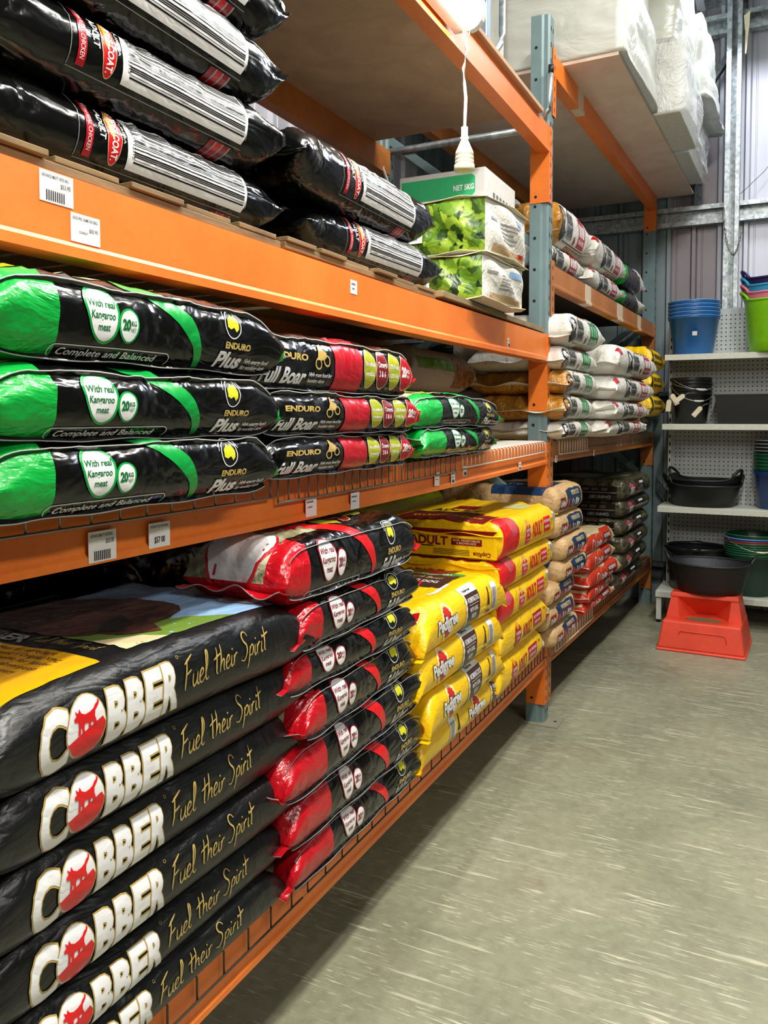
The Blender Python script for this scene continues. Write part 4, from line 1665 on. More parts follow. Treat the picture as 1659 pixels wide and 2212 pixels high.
for (z0, z1) in ((2.77, 2.895), (1.779, 1.907), (1.282, 1.387), (.287, .393)):
    beam(Y0, 3.86, z0, z1, rear(loc1), ORANGE_OLD)
C2 = (( -.16, .0), (-.19, .02))
beam(.112, 2.93, 3.15, 3.265, loc2, ORANGE, conn=C2, tapes=((.60, .11),))
beam(.112, 2.93, 2.146, 2.252, loc2, ORANGE_OLD, conn=C2, tapes=((.80, .13), (1.65, .17), (2.32, .12)))
beam(.112, 2.93, 1.287, 1.39, loc2, ORANGE_OLD, conn=C2, labels=[(.165, 1.30, .035, .035, 4), (.95, 1.30, .03, .035, 4), (1.62, 1.335, .03, .03, 4), (1.74, 1.335, .03, .03, 4), (2.15, 1.335, .03, .03, 4)])
beam(.112, 2.93, .287, .393, loc2, ORANGE_OLD, conn=C2)
for (z0, z1) in ((3.15, 3.265), (2.146, 2.252), (1.287, 1.39), (.287, .393)):
    beam(.112, 2.93, z0, z1, rear(loc2), ORANGE_OLD)


# ------------------------------------------------------------------ wire decks hooked over the beams
def deck(label, y0, y1, z, step, drop, fn, mat, r=.0024, depth=.89, fine=False, amp=0.0):
    mb = MB()
    n = int((y1 - y0) / step)
    for i in range(n + 1):
        y = y0 + i * step
        u = 0
        zz = z - amp * sagf(y)
        mb.tube([fn(p) for p in ((-depth, y, z), (-.02, y, zz), (.004, y, zz - .001), (.0115, y, zz - .008), (.0115, y, zz - drop))], r, 5, 0)
    for x in (-.86, -.70, -.54, -.38, -.22, -.10, -.02):
        q = amp if x > -.3 else 0
        mb.tube([fn((x, yy, z - 2 * r - q * sagf(yy) * (1 + x * 2))) for yy in np.linspace(y0, y1, 6)], r * 1.15, 5)
    mb.tube([fn((.0115 + r, yy, z - drop - amp * sagf(yy))) for yy in np.linspace(y0 - .003, y1 + .003, 8)], r * 1.15, 5)
    o = mb.build('wire_deck', mat, recalc=False)
    c = fn((-.44, (y0 + y1) / 2, z))
    o.data.transform(Matrix.Translation((-c[0], -c[1], -c[2])))
    o.location = c
    tag(o, label, 'shelf', 'wire mesh decks on the racking')
    return o


def w1(p):
    return Vector((p[0], p[1], p[2]))


def w2(p):
    return B2(p[1], p[0], p[2])


deck('grey wire mesh deck under the stack of green and black sacks', .46, 1.50, 1.3945, .065, .044, w1, WIRE, amp=.026)
deck('grey wire mesh deck under the red and black sacks on the middle shelf', 1.53, 2.66, 1.3945, .044, .058, w1, WIRE, amp=.026)
deck('pale wire mesh deck beside the grey post on the middle shelf', 2.70, 3.83, 1.3945, .044, .050, w1, WIRE_WHITE, amp=.026)
deck('dull wire mesh deck under the black sacks with white word on the bottom shelf', .46, 1.62, .400, .086, .055, w1, WIRE_DARK)
deck('dull wire mesh deck under the red-ended and yellow sacks on the bottom shelf', 1.65, 2.72, .400, .086, .055, w1, WIRE_DARK)
deck('dull wire mesh deck under the yellow sacks next to the grey post', 2.75, 3.83, .400, .05, .055, w1, WIRE_DARK)
deck('white wire mesh deck hooked over the far middle beam beside the post', .20, .80, 1.3975, .052, .075, w2, WIRE_WHITE, .003)
deck('dull wire mesh deck under the far white sacks', .84, 2.88, 1.3975, .045, .06, w2, WIRE)
deck('white wire mesh deck under the tan and navy sacks', .16, .95, .400, .055, .075, w2, WIRE_WHITE, .003)
deck('dull wire mesh deck under the camouflage sacks', .98, 2.88, .400, .05, .06, w2, WIRE_DARK)

# ------------------------------------------------------------------ boards and pallets
def wood_thing(name, mb, mats, loc, label, cat, bevel=.002):
    mb.v = [(p[0] - loc[0], p[1] - loc[1], p[2] - loc[2]) for p in mb.v]
    o = mb.build(name, mats, loc=loc, bevel=bevel)
    return tag(o, label, cat)


mb = MB().box(-.97, .022, .32, 3.69, 2.8955, 2.914)
wood_thing('shelf_board', mb, PLY, (-.45, 2, 2.8955), 'brown particle board shelf high above the black sacks', 'board')
mb = MB()
mb.box(-.98, .27, .26, 3.03, 3.2655, 3.284)
Tm(mb, w2)
wood_thing('shelf_board', mb, PLY_PALE, (-.3, 5.3, 3.2655), 'pale particle board shelf under the wrapped foam blocks', 'board')
mb = MB()
mb.box(-.98, -.01, .15, 2.9, 2.2525, 2.262)
Tm(mb, w2)
wood_thing('shelf_board', mb, plain('dark_shelf_board', '#2c241d', .8), (-.5, 5.3, 2.2525), 'dark board shelf under the far upper white sacks', 'board')


def pallet(y0, y1, nslat, label, seed):
    mb = MB()
    rg = random.Random(seed)
    z = 1.9085 - (.0175 if y0 < 1 else .012)
    for x in (-.86, -.46, -.06):
        mb.box(x - .04, x + .05, y0, y1, z - .0, z + .016, 0)
    d = (y1 - y0) / nslat
    for i in range(nslat):
        a = y0 + i * d + rg.uniform(0, .006)
        mb.box(-.92, -.004 + rg.uniform(-.015, .012), a, a + d * .86, z + .0165, z + .028, 0)
    return wood_thing('wooden_pallet', mb, WOOD, (-.45, (y0 + y1) / 2, z), label, 'pallet')


pallet(.45, 1.58, 7, 'old wooden pallet under the nearer stack of black sacks', 2)
pallet(1.60, 2.50, 6, 'old wooden pallet under the farther pair of black sacks', 3)
mb = MB()
mb.box(-.9, .004, 2.53, 3.80, 1.9085, 1.930)
wood_thing('shelf_board', mb, m_wood('grey_weathered_board', '#6a5a42', '#9c855c', (6, 2, 14)), (-.45, 3.1, 1.9085), 'weathered board under the salad-photo bags, reaching the grey post', 'board')
mb = MB().box(-.02, .052, -.305, -.125, .0165, .048)
mb.build('pallet_block', WOODEND, bpy.data.objects['wooden_pallet'], bevel=.003)

# ------------------------------------------------------------------ the lit batten and its hanging socket
lamp = empty('batten_light', (0.012, 2.0, 2.85), 0, 'white fluorescent batten light fixed to the front of the top orange beam', 'lamp')
mb = MB()
mb.prism([(.0, -.055), (.050, -.055), (.058, -.045), (.058, .055), (.0, .055)], 'y', -.62, .61)
mb.build('lamp_housing', BEIGE, lamp, bevel=.002)
mb = MB()
pr = [(.0585, -.060)] + [(.0585 + .052 * math.sin(t), .002 - .062 * math.cos(t)) for t in np.linspace(.35, PI - .35, 9)] + [(.0585, .064)]
mb.prism(pr, 'y', -.60, .585)
o = mb.build('lamp_diffuser', EMIT, lamp)
mb = MB()
mb.prism([(p[0] * 1.0 + .0008, p[1] * 1.04) for p in pr], 'y', .5855, .612)
mb.build('end_cap', plain('white_lamp_cap', '#ece8de', .35), lamp)

cord = empty('hanging_socket', (.055, 2.59, 2.37), 0, 'white hanging extension cord with a cream ribbed socket', 'cord')
mb = MB()
mb.tube([(-.01, .01, .425), (.0, .0, .40), (.006, .002, .36), (-.004, 0, .30), (-.002, 0, .25), (.004, 0, .2), (.002, 0, .15), (0, 0, .095)], .0055, 10)
mb.tube([(.012, .012, .44), (.02, .0, .425), (.01, -.012, .415), (.0, .0, .42), (.012, .008, .408), (.022, .0, .44), (.03, .0, .46)], .0022, 6)
mb.build('cord', plain('white_cord', '#e9e4da', .45), cord)
mb = MB()
mb.lathe([(.0, .105), (.011, .105), (.011, .075), (.016, .070), (.011, .064), (.014, .058), (.030, .022), (.031, .012), (.027, .010), (.031, .006), (.032, -.002), (.027, -.004), (.032, -.008), (.032, -.014), (.028, -.016), (.034, -.020), (.035, -.038), (.028, -.040), (.0, -.040)], (0, 0, 0), 28)
mb.build('socket', CREAM, cord)

# ------------------------------------------------------------------ sacks, stack by stack
NTH = ['topmost', 'second from the top', 'third from the top', 'fourth from the top', 'fifth from the top', 'sixth from the top', 'seventh from the top']
RZ = PI / 2


def stack(kind, name, xf, yc, zs, seeds, labels, group, jit=0.0, droop=0.0, bay=1, Ts=None, tilts=None, rzs=None, dxs=None, dys=None, dent=0.0):
    """sacks from the bottom up; xf is where their long side faces the aisle"""
    k = K[kind]
    out = []
    protos = {}
    for i, z in enumerate(zs):
        sd = seeds[i]
        T = (Ts[i] if Ts else None)
        sq = T / k.T if T else 1.0
        key = (sd, round(sq, 3))
        if key in protos:
            r = copy_tree(protos[key])
        else:
            r = k.make(name, sd, squash=sq, droop=droop if i == len(zs) - 1 else 0.0, dent=dent)
            protos[key] = r
        rg = random.Random(sd * 17 + i)
        x = xf - k.W / 2 + (dxs[i] if dxs else rg.uniform(-jit, jit))
        y = yc + (dys[i] if dys else rg.uniform(-jit, jit))
        rz = RZ + (rzs[i] if rzs else rg.uniform(-1, 1) * jit * 1.2)
        if bay == 2:
            p = B2(y, x, z)
            loc = (p.x, p.y, z)
            rz -= A2
        else:
            loc = (x, y, z)
        put(r, loc, rz, labels[i], 'bag', group, tilts[i] if tilts else (0, 0))
        out.append(r)
    return out


def lab(n, text):
    return [text % NTH[n - 1 - i] for i in range(n)]


# bottom shelf, first bay
stack('cobber', 'dog_food_sack', 0, 0, [.403, .500, .607, .728, .853, .978], [11, 12, 13, 14, 15, 16],
      lab(6, 'satin black sack, big white lettering, red dog badge, %s of six'), 'black sacks with white lettering, bottom shelf',
      dxs=[.045, .052, .065, .075, .095, .115], dys=[1.105, 1.118, 1.118, 1.104, 1.110, 1.100], rzs=[0, .01, -.01, .012, 0, -.01], Ts=[.105, .112, .126, .130, .130, .138], droop=.012)
FBL = lab(7, 'black-and-red sack with kangaroo-meat bubble, bottom shelf, %s of seven')
FBG = 'black and red sacks, bottom shelf'
stack('boar', 'dog_food_sack', 0, 0, [.403, .512, .640], [21, 22, 23], FBL[:3], FBG, dxs=[.06, .075, .09], dys=[1.875, 1.845, 1.79], rzs=[.0, -.01, .01], Ts=[.114, .128, .132], dent=.012)
stack('boars', 'dog_food_sack', 0, 0, [.768, .888, .985], [24, 25, 26], FBL[3:6], FBG, dxs=[.10, .11, .12], dys=[1.795, 1.745, 1.755], rzs=[.03, -.02, .015], Ts=[.122, .106, .112], dent=.012)
stack('boart', 'dog_food_sack', 0, 0, [1.094], [27], FBL[6:], FBG, dxs=[.125], dys=[1.715], rzs=[-.01], Ts=[.146])
P4 = ['bright yellow sack with red rosette and brown panel, %s of its stack' % n for n in ('third from the top', 'second from the top', 'topmost')]
stack('ped2', 'dog_food_sack', 0, 0, [.403], [31], ['bright yellow sack with bar code at its left end, lowest of its stack'], 'yellow rosette sacks, bottom shelf', dys=[2.595], dxs=[.065], Ts=[.120])
stack('ped', 'dog_food_sack', 0, 0, [.510, .655, .792], [32, 33, 34], P4, 'yellow rosette sacks, bottom shelf', dys=[2.585, 2.505, 2.51], dxs=[.09, .10, .11], rzs=[.02, -.01, .0], Ts=[.145, .140, .145], droop=.012)

stack('adultlow', 'dog_food_sack', 0, 0, [.403, .545], [41, 42], ['crumpled yellow sack with red lettering, lowest of the stack by the grey post', 'crumpled yellow sack with red lettering, second from bottom by the grey post'],
      'yellow sacks with red lettering', dys=[3.27, 3.30], dxs=[.065, .075], rzs=[.03, .0], Ts=[.146, .150])
ad = stack('adult', 'dog_food_sack', 0, 0, [.700, .830, .958], [43, 44, 45],
           ['smooth yellow sack with red lettering, middle of the five by the grey post', 'smooth yellow sack with red seal, second from the top by the grey post', 'smooth yellow sack with red seal, topmost of the stack by the grey post'],
           'yellow sacks with red lettering', dys=[3.25, 3.275, 3.29], dxs=[.085, .09, .10], rzs=[.01, 0, -.01], Ts=[.132, .130, .150])


def end_art(root, a, x, name='end_panel'):
    """flat artwork on the end of a sack that faces along the row"""
    q = a.cut(.05, .05, 0, 0)
    v2, ly, fs, ms, mats = q
    me = bpy.data.meshes.new(name)
    me.from_pydata([(x - .0008 - .0004 * l, -v[0], v[1]) for v, l in zip(v2.tolist(), ly)], [], [tuple(f) for f in fs])
    for m in mats:
        me.materials.append(m)
    me.polygons.foreach_set('material_index', ms)
    me.update()
    return link(bpy.data.objects.new(name, me), root)


for i, r in enumerate(ad[1:]):
    a = Art()
    z0 = .012
    a.rect(-.26, .26, z0 + .0, z0 + .105, F_YEL, 1)
    if i == 1:
        a.poly([(-.26, z0 + .105), (.26, z0 + .105), (.24, z0 + .085), (.1, z0 + .082), (-.05, z0 + .09), (-.26, z0 + .09)], I_RED2, 2)
    a.ell(-.17, z0 + .062, .055, .021, I_RED2, 3)
    a.text('WORKING DOG', -.17, z0 + .056, .010, I_WH, 4, .02, w=.08, align='C')
    a.text('ADULT', -.10, z0 + .044, .032, I_RED2, 3, .03, w=.16)
    a.rect(.075, .20, z0 + .046, z0 + .072, I_RED2, 3)
    a.text('BEEF, VEGETABLES', .137, z0 + .061, .008, I_CREAM, 4, .01, w=.11, align='C')
    a.text('& BROWN RICE', .137, z0 + .050, .008, I_CREAM, 4, .01, w=.08, align='C')
    a.text('CopRice', .235, z0 + .022, .016, I_RED2, 3, .03, w=.07, rot=PI)
    a.rect(-.05, .0, z0 + .036, z0 + .040, I_BLK, 3)
    a.rect(-.20, -.10, z0 + .010, z0 + .03, ink('olive_print', '#5b5418'), 3)
    for j in range(4):
        a.rect(.0, .15, z0 + .008 + .006 * j, z0 + .0105 + .006 * j, ink('olive_print', '#5b5418'), 3)
    end_art(r, a, -.39)

# middle shelf, first bay
TL = R(5)
stack('plus', 'dog_food_sack', 0, 0, [1.371, 1.482, 1.594], [51, 52, 53], lab(3, 'black sack with bright green end, nearest stack, %s of three'), 'green and black sacks, middle shelf left',
      dxs=[.112, .115, .105], dys=[1.030, 1.035, 1.055], rzs=[.01, .0, -.01], Ts=[.120, .118, .136], tilts=[(TL * 1.3, 0), (TL * 1.3, 0), (TL, 0)], droop=.004)
stack('boarside', 'dog_food_sack', 0, 0, [1.372, 1.466, 1.560], [54, 55, 56], lab(3, 'black-and-red sack with four oval badges, middle shelf, %s'), 'red and black sacks with oval badges',
      dxs=[.08, .09, .09], dys=[1.745, 1.742, 1.70], rzs=[.02, -.01, -.02], Ts=[.100, .104, .136], tilts=[(R(2), 0)] * 3)
stack('plusf', 'dog_food_sack', 0, 0, [1.384, 1.478], [57, 58], ['flattened black sack with green ends, lower of the farther pair on the middle shelf', 'flattened black sack with green ends, upper of the farther pair on the middle shelf'],
      'green and black sacks, middle shelf right', dxs=[.065, .07], dys=[2.56, 2.55], rzs=[.04, -.02], Ts=[.096, .108], tilts=[(R(2), 0)] * 2, droop=.012)

# upper shelf, first bay
stack('super', 'dog_food_sack', 0, 0, [1.921, 2.050, 2.186, 2.330], [61, 62, 63, 64], lab(4, 'glossy black bar-coded sack, near stack on the pallet, %s'), 'glossy black sacks with bar codes, near stack',
      dxs=[-.03, .0, .02, .03], dys=[1.205, 1.167, 1.146, 1.15], rzs=[.0, .0, .03, .04], Ts=[.132, .140, .148, .142])
stack('super', 'dog_food_sack', 0, 0, [1.927, 2.058], [65, 66], ['glossy black sack with bar code, lower of the farther pair', 'glossy black sack with bar code, upper of the farther pair'], 'glossy black sacks with bar codes, far pair',
      dxs=[-.03, .0], dys=[2.15, 2.05], rzs=[-.03, .02], Ts=[.136, .155])

# second bay, bottom shelf
stack('navy', 'dog_food_sack', 0, 0, [.403, .503, .618, .707, .810, .920, 1.035], [71, 72, 73, 71, 72, 73, 74], lab(7, 'tan sack with navy panel, behind the grey post, %s'), 'tan and navy sacks', bay=2,
      dys=[.15, .06, .07, .235, .24, .217, .195], dxs=[.08, .08, .08, .10, .10, .08, .08], rzs=[0.02, -.02, .03, 0, .02, 0, 0], Ts=[.100, .115, .098, .104, .112, .115, .135])
stack('ored', 'dog_food_sack', 0, 0, [.403, .468, .545, .640, .735], [75, 76, 77, 75, 76], lab(5, 'orange-red sack with cream band and white oval, %s of five'), 'orange-red sacks', bay=2,
      dys=[.95, .96, .98, .95, .96], dxs=[.05, .06, .08, .06, .05], rzs=[.0, .03, -.03, .03, 0], Ts=[.070, .085, .098, .098, .100])
zs = [.403 + .114 * i for i in range(6)]
cam_st = stack('camo', 'dog_food_sack', .09, 1.89, zs, [78, 79, 80, 78, 79, 80], lab(6, 'dark camouflage sack, farthest bottom-shelf stack, %s'), 'camouflage sacks', bay=2,
      dys=[-.1, -.05, -.03, -.02, .02, .0], dxs=[-.02, 0, .01, 0, .0, .01], Ts=[.112] * 5 + [.135], rzs=[0, .01, .02, 0, -.01, 0])
for i, r in enumerate(cam_st[3:]):
    a = Art()
    a.rect(-.28, .24, .012, .095, ink('dark_end', '#0e0d0a'), 1)
    a.rect(-.28, .24, .052, .055, I_GREY, 2)
    a.text('CANINE DIET', .2, .035, .018, I_GREY, 2, .02, rot=PI, w=.14)
    for j in range(5):
        a.rect(-.1 + .06 * j, -.06 + .06 * j, .066, .084, ink('dim_print', '#4a4840'), 2)
    end_art(r, a, -.45)

# second bay, middle shelf
HG = 'white sacks with green panels'
stack('hawkg', 'dog_food_sack', 0, 0, [1.4005], [81], ['white sack with green panel, lowest of the stack behind the post'], HG, bay=2, dys=[.33], dxs=[.08], Ts=[.094])
stack('hawkgg', 'dog_food_sack', 0, 0, [1.492, 1.620], [82, 83], ['gold-ended white sack with green panel, second from the bottom', 'gold-ended white sack with green panel, middle of its stack of five'], HG, bay=2, dys=[.31, .33], dxs=[.09, .10], Ts=[.130, .124])
stack('hawkg', 'dog_food_sack', 0, 0, [1.738, 1.858], [84, 85], ['white sack with green panel, second from the top behind the post', 'plump white sack with green panel, topmost behind the post'], HG, bay=2, dys=[.31, .34], dxs=[.09, .12], rzs=[-.03, -.04], Ts=[.122, .160])
stack('hawkr', 'dog_food_sack', 0, 0, [1.4005, 1.495, 1.604, 1.745], [86, 87, 88, 89], lab(4, 'large white sack with dark red panel, middle shelf, %s'), 'white sacks with red panels, middle shelf', bay=2,
      dys=[1.12, 1.15, 1.17, 1.19], dxs=[.17, .19, .20, .21], rzs=[-.02, 0, -.02, -.03], Ts=[.098, .112, .145, .168])
stack('navy', 'dog_food_sack', 0, 0, [1.4005], [71], ['tan sack with dark panel, lowest at the far end of the middle shelf'], 'far stack of the middle shelf', bay=2, dys=[2.2], dxs=[.06], Ts=[.118])
stack('yel2', 'dog_food_sack', 0, 0, [1.520, 1.685, 1.845], [91, 92, 93], lab(3, 'yellow black-lettered sack at the middle shelf far end, %s'), 'far yellow sacks', bay=2,
      dys=[2.38, 2.34, 2.34], dxs=[.13, .13, .13], Ts=[.160, .158, .165])

# second bay, upper shelf
WU = 'white sacks with red panels, upper shelf'
stack('hawkr4', 'dog_food_sack', 0, 0, [2.264], [95], ['white sack with red panel lying under the gold-ended sack, upper far shelf'], WU, bay=2, dys=[.45], dxs=[-.03], Ts=[.132])
stack('hawkr3', 'dog_food_sack', 0, 0, [2.395], [96], ['gold-ended white sack with red panel, topmost beside the post'], WU, bay=2, dys=[.51], dxs=[-.0], Ts=[.22])
stack('hawkr2', 'dog_food_sack', 0, 0, [2.264, 2.395], [97, 98], ['white sack with red panel, lower of the middle pair on the upper far shelf', 'white sack with red panel, upper of the middle pair on the upper far shelf'], WU, bay=2, dys=[1.28, 1.27], dxs=[.0, .02], Ts=[.132, .180])
K['darkhawk'] = Kind(.66, .46, .135, F_BLACK, None, 'pillow', De=.16, wr=1.8, seam=.04, rnd=1.0, seam_mat=F_WHITE,
                     end_cols={'mats': [F_WHITE, I_GR], 'f': lambda s, t: 1 if (s + t * 1.2 > .16) else (2 if s < -.25 else 0)})
stack('darkhawk', 'dog_food_sack', .0, 2.10, [2.264, 2.40], [99, 100], ['crumpled black and white sack, lower one at the far end of the upper shelf', 'crumpled black and white sack, upper one at the far end of the upper shelf'], 'crumpled black and white sacks', bay=2, dys=[.0, -.04], dxs=[0, .02], Ts=[.14, .17])

# sacks seen deeper in the shelves, through the gaps
K['greyback'] = Kind(.80, .40, .13, F_GREY, None, 'pillow', De=.14, wr=1.0, seam=.02, rnd=1.0)


def art_litter():
    a = Art()
    a.rect(-.30, .12, .0, .045, I_GR if False else ink('leaf_green', '#4d8a1e'), 1)
    a.rect(.12, .36, -.07, .08, K_KIB, 1)
    return a


K['litter'] = Kind(.78, .42, .16, F_GREY, art_litter(), 'pillow', De=.12, wr=.8, seam=.02, rnd=1.0)


def art_black_side():
    a = Art()
    a.rect(-.40, .2, -.05, .055, ink('dark_teal', '#10201f'), 1)
    a.text('PREMIUM', -.25, .0, .018, I_WH, 2, .02, w=.10)
    return a


K['darkside'] = Kind(.80, .42, .115, F_GREY, art_black_side(), 'block', De=.06, wr=.8, seam=.015)
stack('litter', 'litter_sack', -.30, 3.30, [1.62], [101], ['grey sack with green band and wood-pellet picture, behind the green-ended sacks'], None, dys=[0], dxs=[0], Ts=[.18])
stack('greyback', 'litter_sack', -.32, 2.9, [1.403, 1.510], [102, 103], ['plain grey sack at the back of the middle shelf, lower one', 'plain grey sack at the back of the middle shelf, upper one'], 'plain grey sacks at the back', dys=[.3, .35], dxs=[0, 0], Ts=[.10, .10])


def deep(kind, s0, off, zs, seeds, labels, group):
    k = K[kind]
    pr = {}
    for i, z in enumerate(zs):
        if seeds[i] in pr:
            r = copy_tree(pr[seeds[i]])
        else:
            r = k.make('dog_food_sack', seeds[i])
            pr[seeds[i]] = r
        p = B2(s0, off, z)
        put(r, (p.x, p.y, z), -A2, labels[i], 'bag', group)


# these lie with their length into the shelf; their side faces the camera
deep('darkside', .30, -.72, [1.403, 1.535, 1.665, 1.800], [104, 105, 104, 105], ['pale sack with dark side panel seen past the post, %s' % n for n in ('lowest of four', 'second from bottom', 'third from bottom', 'topmost')], 'sacks with dark sides behind the post')
deep('darkside', .32, -.70, [2.275, 2.40], [106, 105], ['grey patterned sack behind the brace on the upper shelf, lower one', 'grey patterned sack behind the brace on the upper shelf, upper one'], 'upper sacks behind the brace')
deep('greyback', .32, -.62, [2.53], [107], ['pale folded sack lying on top behind the post'], None)
K['tanback'] = Kind(.80, .42, .115, film('navy_sack_film', '#10202f', .35, hex2='#182c40'), None, 'block', De=.06, wr=.8, seam=.015)
deep('tanback', .30, -.72, [.404 + .115 * i for i in range(5)], [108] * 5, ['dark navy sack deep behind the yellow stack, %s' % n for n in ('lowest', 'second from bottom', 'third from bottom', 'fourth from bottom', 'topmost')], 'navy sacks at the back')
K['limeback'] = Kind(.9, .36, .13, film('lime_sack_film', '#8a9a1a', .35), None, 'block', De=.04, wr=.6, seam=0)
r = K['limeback'].make('dog_food_sack', 109)
put(r, (-.60, 3.15, 1.03), RZ, 'lime green sack at the back above the yellow sacks', 'bag')
r = K['limeback'].make('dog_food_sack', 110)
put(r, (-.62, 3.15, .90), RZ, 'lime green sack at the back, under another lime one', 'bag')
for i, z in enumerate((.404, .53, .655, .78)):
    r = copy_tree(r)
    put(r, (-.62, 3.15, z - .003), RZ, 'lime green sack at the back of the bottom shelf, %s' % ('lowest', 'second from bottom', 'third from bottom', 'fourth from bottom')[i], 'bag', 'lime sacks hidden at the back')

# dark sacks at the back of the bottom shelf, behind the near stacks
def art_back():
    a = Art()
    capsule(a, -.20, .12, -.02, .016, I_GREY, 2)
    a.text('Complete and Balanced', -.18, -.027, .015, I_GREY, 3, .0, shear=.25, w=.27)
    return a


K['blackback'] = Kind(.78, .36, .15, F_BLACKG, art_back(), 'gusset', De=.10, wr=1.0, seam=.0)
bb = None
for j, yb in enumerate((.98, 1.80)):
    for i in range(5):
        if bb is None:
            bb = K['blackback'].make('dog_food_sack', 120)
            r = bb
        else:
            r = copy_tree(bb)
        put(r, (-.66, yb + .25, .403 + .154 * i), RZ, 'plain black sack at the back, bottom shelf, %s stack, %s' % (('left', 'right')[j], ('lowest', 'second up', 'third up', 'fourth up', 'topmost')[i]), 'bag', 'black sacks at the back of the bottom shelf')

# ------------------------------------------------------------------ salad-photo bags and the white carton
def salad_bag(loc, w, d, h, seed, label):
    root = empty('vegetable_bag', loc, R(-3), label, 'bag', 'salad-photo bags on the upper shelf')
    rg = random.Random(seed)
    n, m = 18, 14

    def face(fn, nu, nv, mi, amp):
        vs, fs = [], []
        for i in range(nu + 1):
            for j in range(nv + 1):
                u, v = i / nu, j / nv
                vs.append(fn(u, v, amp * math.sin(PI * u) ** .5 * math.sin(PI * v) ** .5 * (1 + .6 * math.sin(9 * u + 7 * v + seed))))
        for i in range(nu):
            for j in range(nv):
                a = i * (nv + 1) + j
                fs.append((a, a + nv + 1, a + nv + 2, a + 1))
        return vs, fs
    mb = MB()
    mb.add(*face(lambda u, v, b: (-w + w * u, -b, h * v), n, m, 0, .018), 0, True)              # towards the camera
    mb.add(*face(lambda u, v, b: (b, d * u, h * v), n, m, 1, .022), 1, True)                    # aisle side
    mb.add(*face(lambda u, v, b: (-w + w * u, d + b, h * v), 6, 6, 0, .01), 1, True)
    mb.add(*face(lambda u, v, b: (-w - b, d * u, h * v), 6, 6, 0, .01), 1, True)
    mb.add(*face(lambda u, v, b: (-w + w * u, d * v, h + b), 10, 10, 1, .02), 1, True)
    mb.add([(-w, 0, 0), (0, 0, 0), (0, d, 0), (-w, d, 0)], [(0, 1, 2, 3)], 1)
    mb.build('sack_body', [K_LEAF, F_WHITE], root, recalc=True)
    # crimped seams along the top and bottom edges, and print on the aisle side
    for z, nm in ((h, 'end_seam'), (0.004, 'end_seam')):
        s = MB()
        vs, fs = [], []
        P = [(-w, -.001), (-w * .6, -.001), (-w * .3, -.001), (0, -.001), (.001, d * .3), (.001, d * .6), (.001, d)]
        for k, (x, y) in enumerate(P):
            dz = .008 * math.sin(k * 2.1 + seed)
            ox, oy = (.0, -.028) if k < 3 else ((.02, -.02) if k == 3 else (.030, 0))
            vs += [(x, y, z), (x + ox * .55, y + oy * .5, z + dz), (x + ox * .55, y + oy * .5, z + dz - .002), (x, y, z - .002)]
        for k in range(len(P) - 1):
            a = k * 4
            fs += [(a, a + 4, a + 5, a + 1), (a + 3, a + 2, a + 6, a + 7), (a + 1, a + 5, a + 6, a + 2)]
        s.add(vs, fs, 0, True)
        s.build(nm, film('cream_seam_film', '#cfc4a4', .4), root)
    t = MB()
    xx = .030

    def bl(y, z, v):
        u = y / d
        q = z / h
        return .022 * math.sin(PI * u) ** .5 * math.sin(PI * q) ** .5 * (1 + .6 * math.sin(9 * u + 7 * q + seed)) + .0015

    def line(y0, y1, z0, z1, mi):
        vs, fs = [], []
        N = 12
        for i in range(N + 1):
            y = y0 + (y1 - y0) * i / N
            for j in range(3):
                z = z0 + (z1 - z0) * j / 2
                vs.append((bl(y, z, 0), y, z))
        for i in range(N):
            for j in range(2):
                a = i * 3 + j
                fs.append((a, a + 3, a + 4, a + 1))
        t.add(vs, fs, mi, True)
    for k in range(5):
        line(d * .30, d * .30 + d * (.35 - .04 * (k % 3)), h * (.60 - .075 * k), h * (.63 - .075 * k), 0)
    line(d * .07, d * .22, h * .60, h * .66, 0)
    for k in range(7):
        line(d * .12, d * .9, h * (.05 + .022 * k), h * (.062 + .022 * k), 1)
    line(d * .60, d * .85, h * .68, h * .82, 2)
    line(d * .74, d * .85, h * .12, h * .2, 3)
    t.build('printed_artwork', [I_GREY, ink('ochre', '#b98f4b'), I_SKY, I_RED], root, recalc=False)
    b = MB()
    b.box(-w * .98, -w * .78, -.0215, -.019, h * .25, h * .8, 0)
    for k in range(9):
        b.box(-w * .97 + .0045 * k, -w * .97 + .0045 * k + .002, -.0222, -.0216, h * .3, h * .55, 1)
    b.build('bar_code', [LABEL, INKD], root)
    return root


salad_bag((.045, 2.80, 1.934), .26, .42, .165, 1, 'white and leafy green salad-photo bag standing on the shelf board')
salad_bag((.055, 2.80, 2.104), .31, .42, .20, 4, 'white and leafy green salad-photo bag on top of the other')
ct = empty('carton', (-.12, 3.30, 1.9315), 0, 'tall white carton with green band printed NET 5KG', 'box')
mb = MB()
mb.box(-.40, 0, 0, .42, 0, .635, 0)
mb.build('carton_body', plain('white_carton_board', '#d9d7d2', .6), ct, bevel=.003)
mb = MB()
mb.prism([(-.39, .52), (-.06, .52), (-.045, .535), (-.045, .600), (-.06, .612), (-.39, .612)], 'y', -.0012, -.0006, 0)
mb.box(-.39, -.002, -.0012, -.0006, .08, .505, 1)
vs_, fs_ = text_geo('NET 5KG', .04)
k_ = .022 / .7
mb.add([(-.145 + v[0] * k_ * .75, -.0018, .548 + v[1] * k_) for v in vs_], fs_, 2)
for k in range(6):
    mb.box(.0006, .0012, .10 + k * .045, .125 + k * .045, .10, .55, 3)
mb.build('printed_panel', [plain('mint_green_print', '#35b873', .5), plain('grey_carton_print', '#8f8f8b', .6), plain('white_print', '#eeeeee', .5), INK], ct, recalc=False)

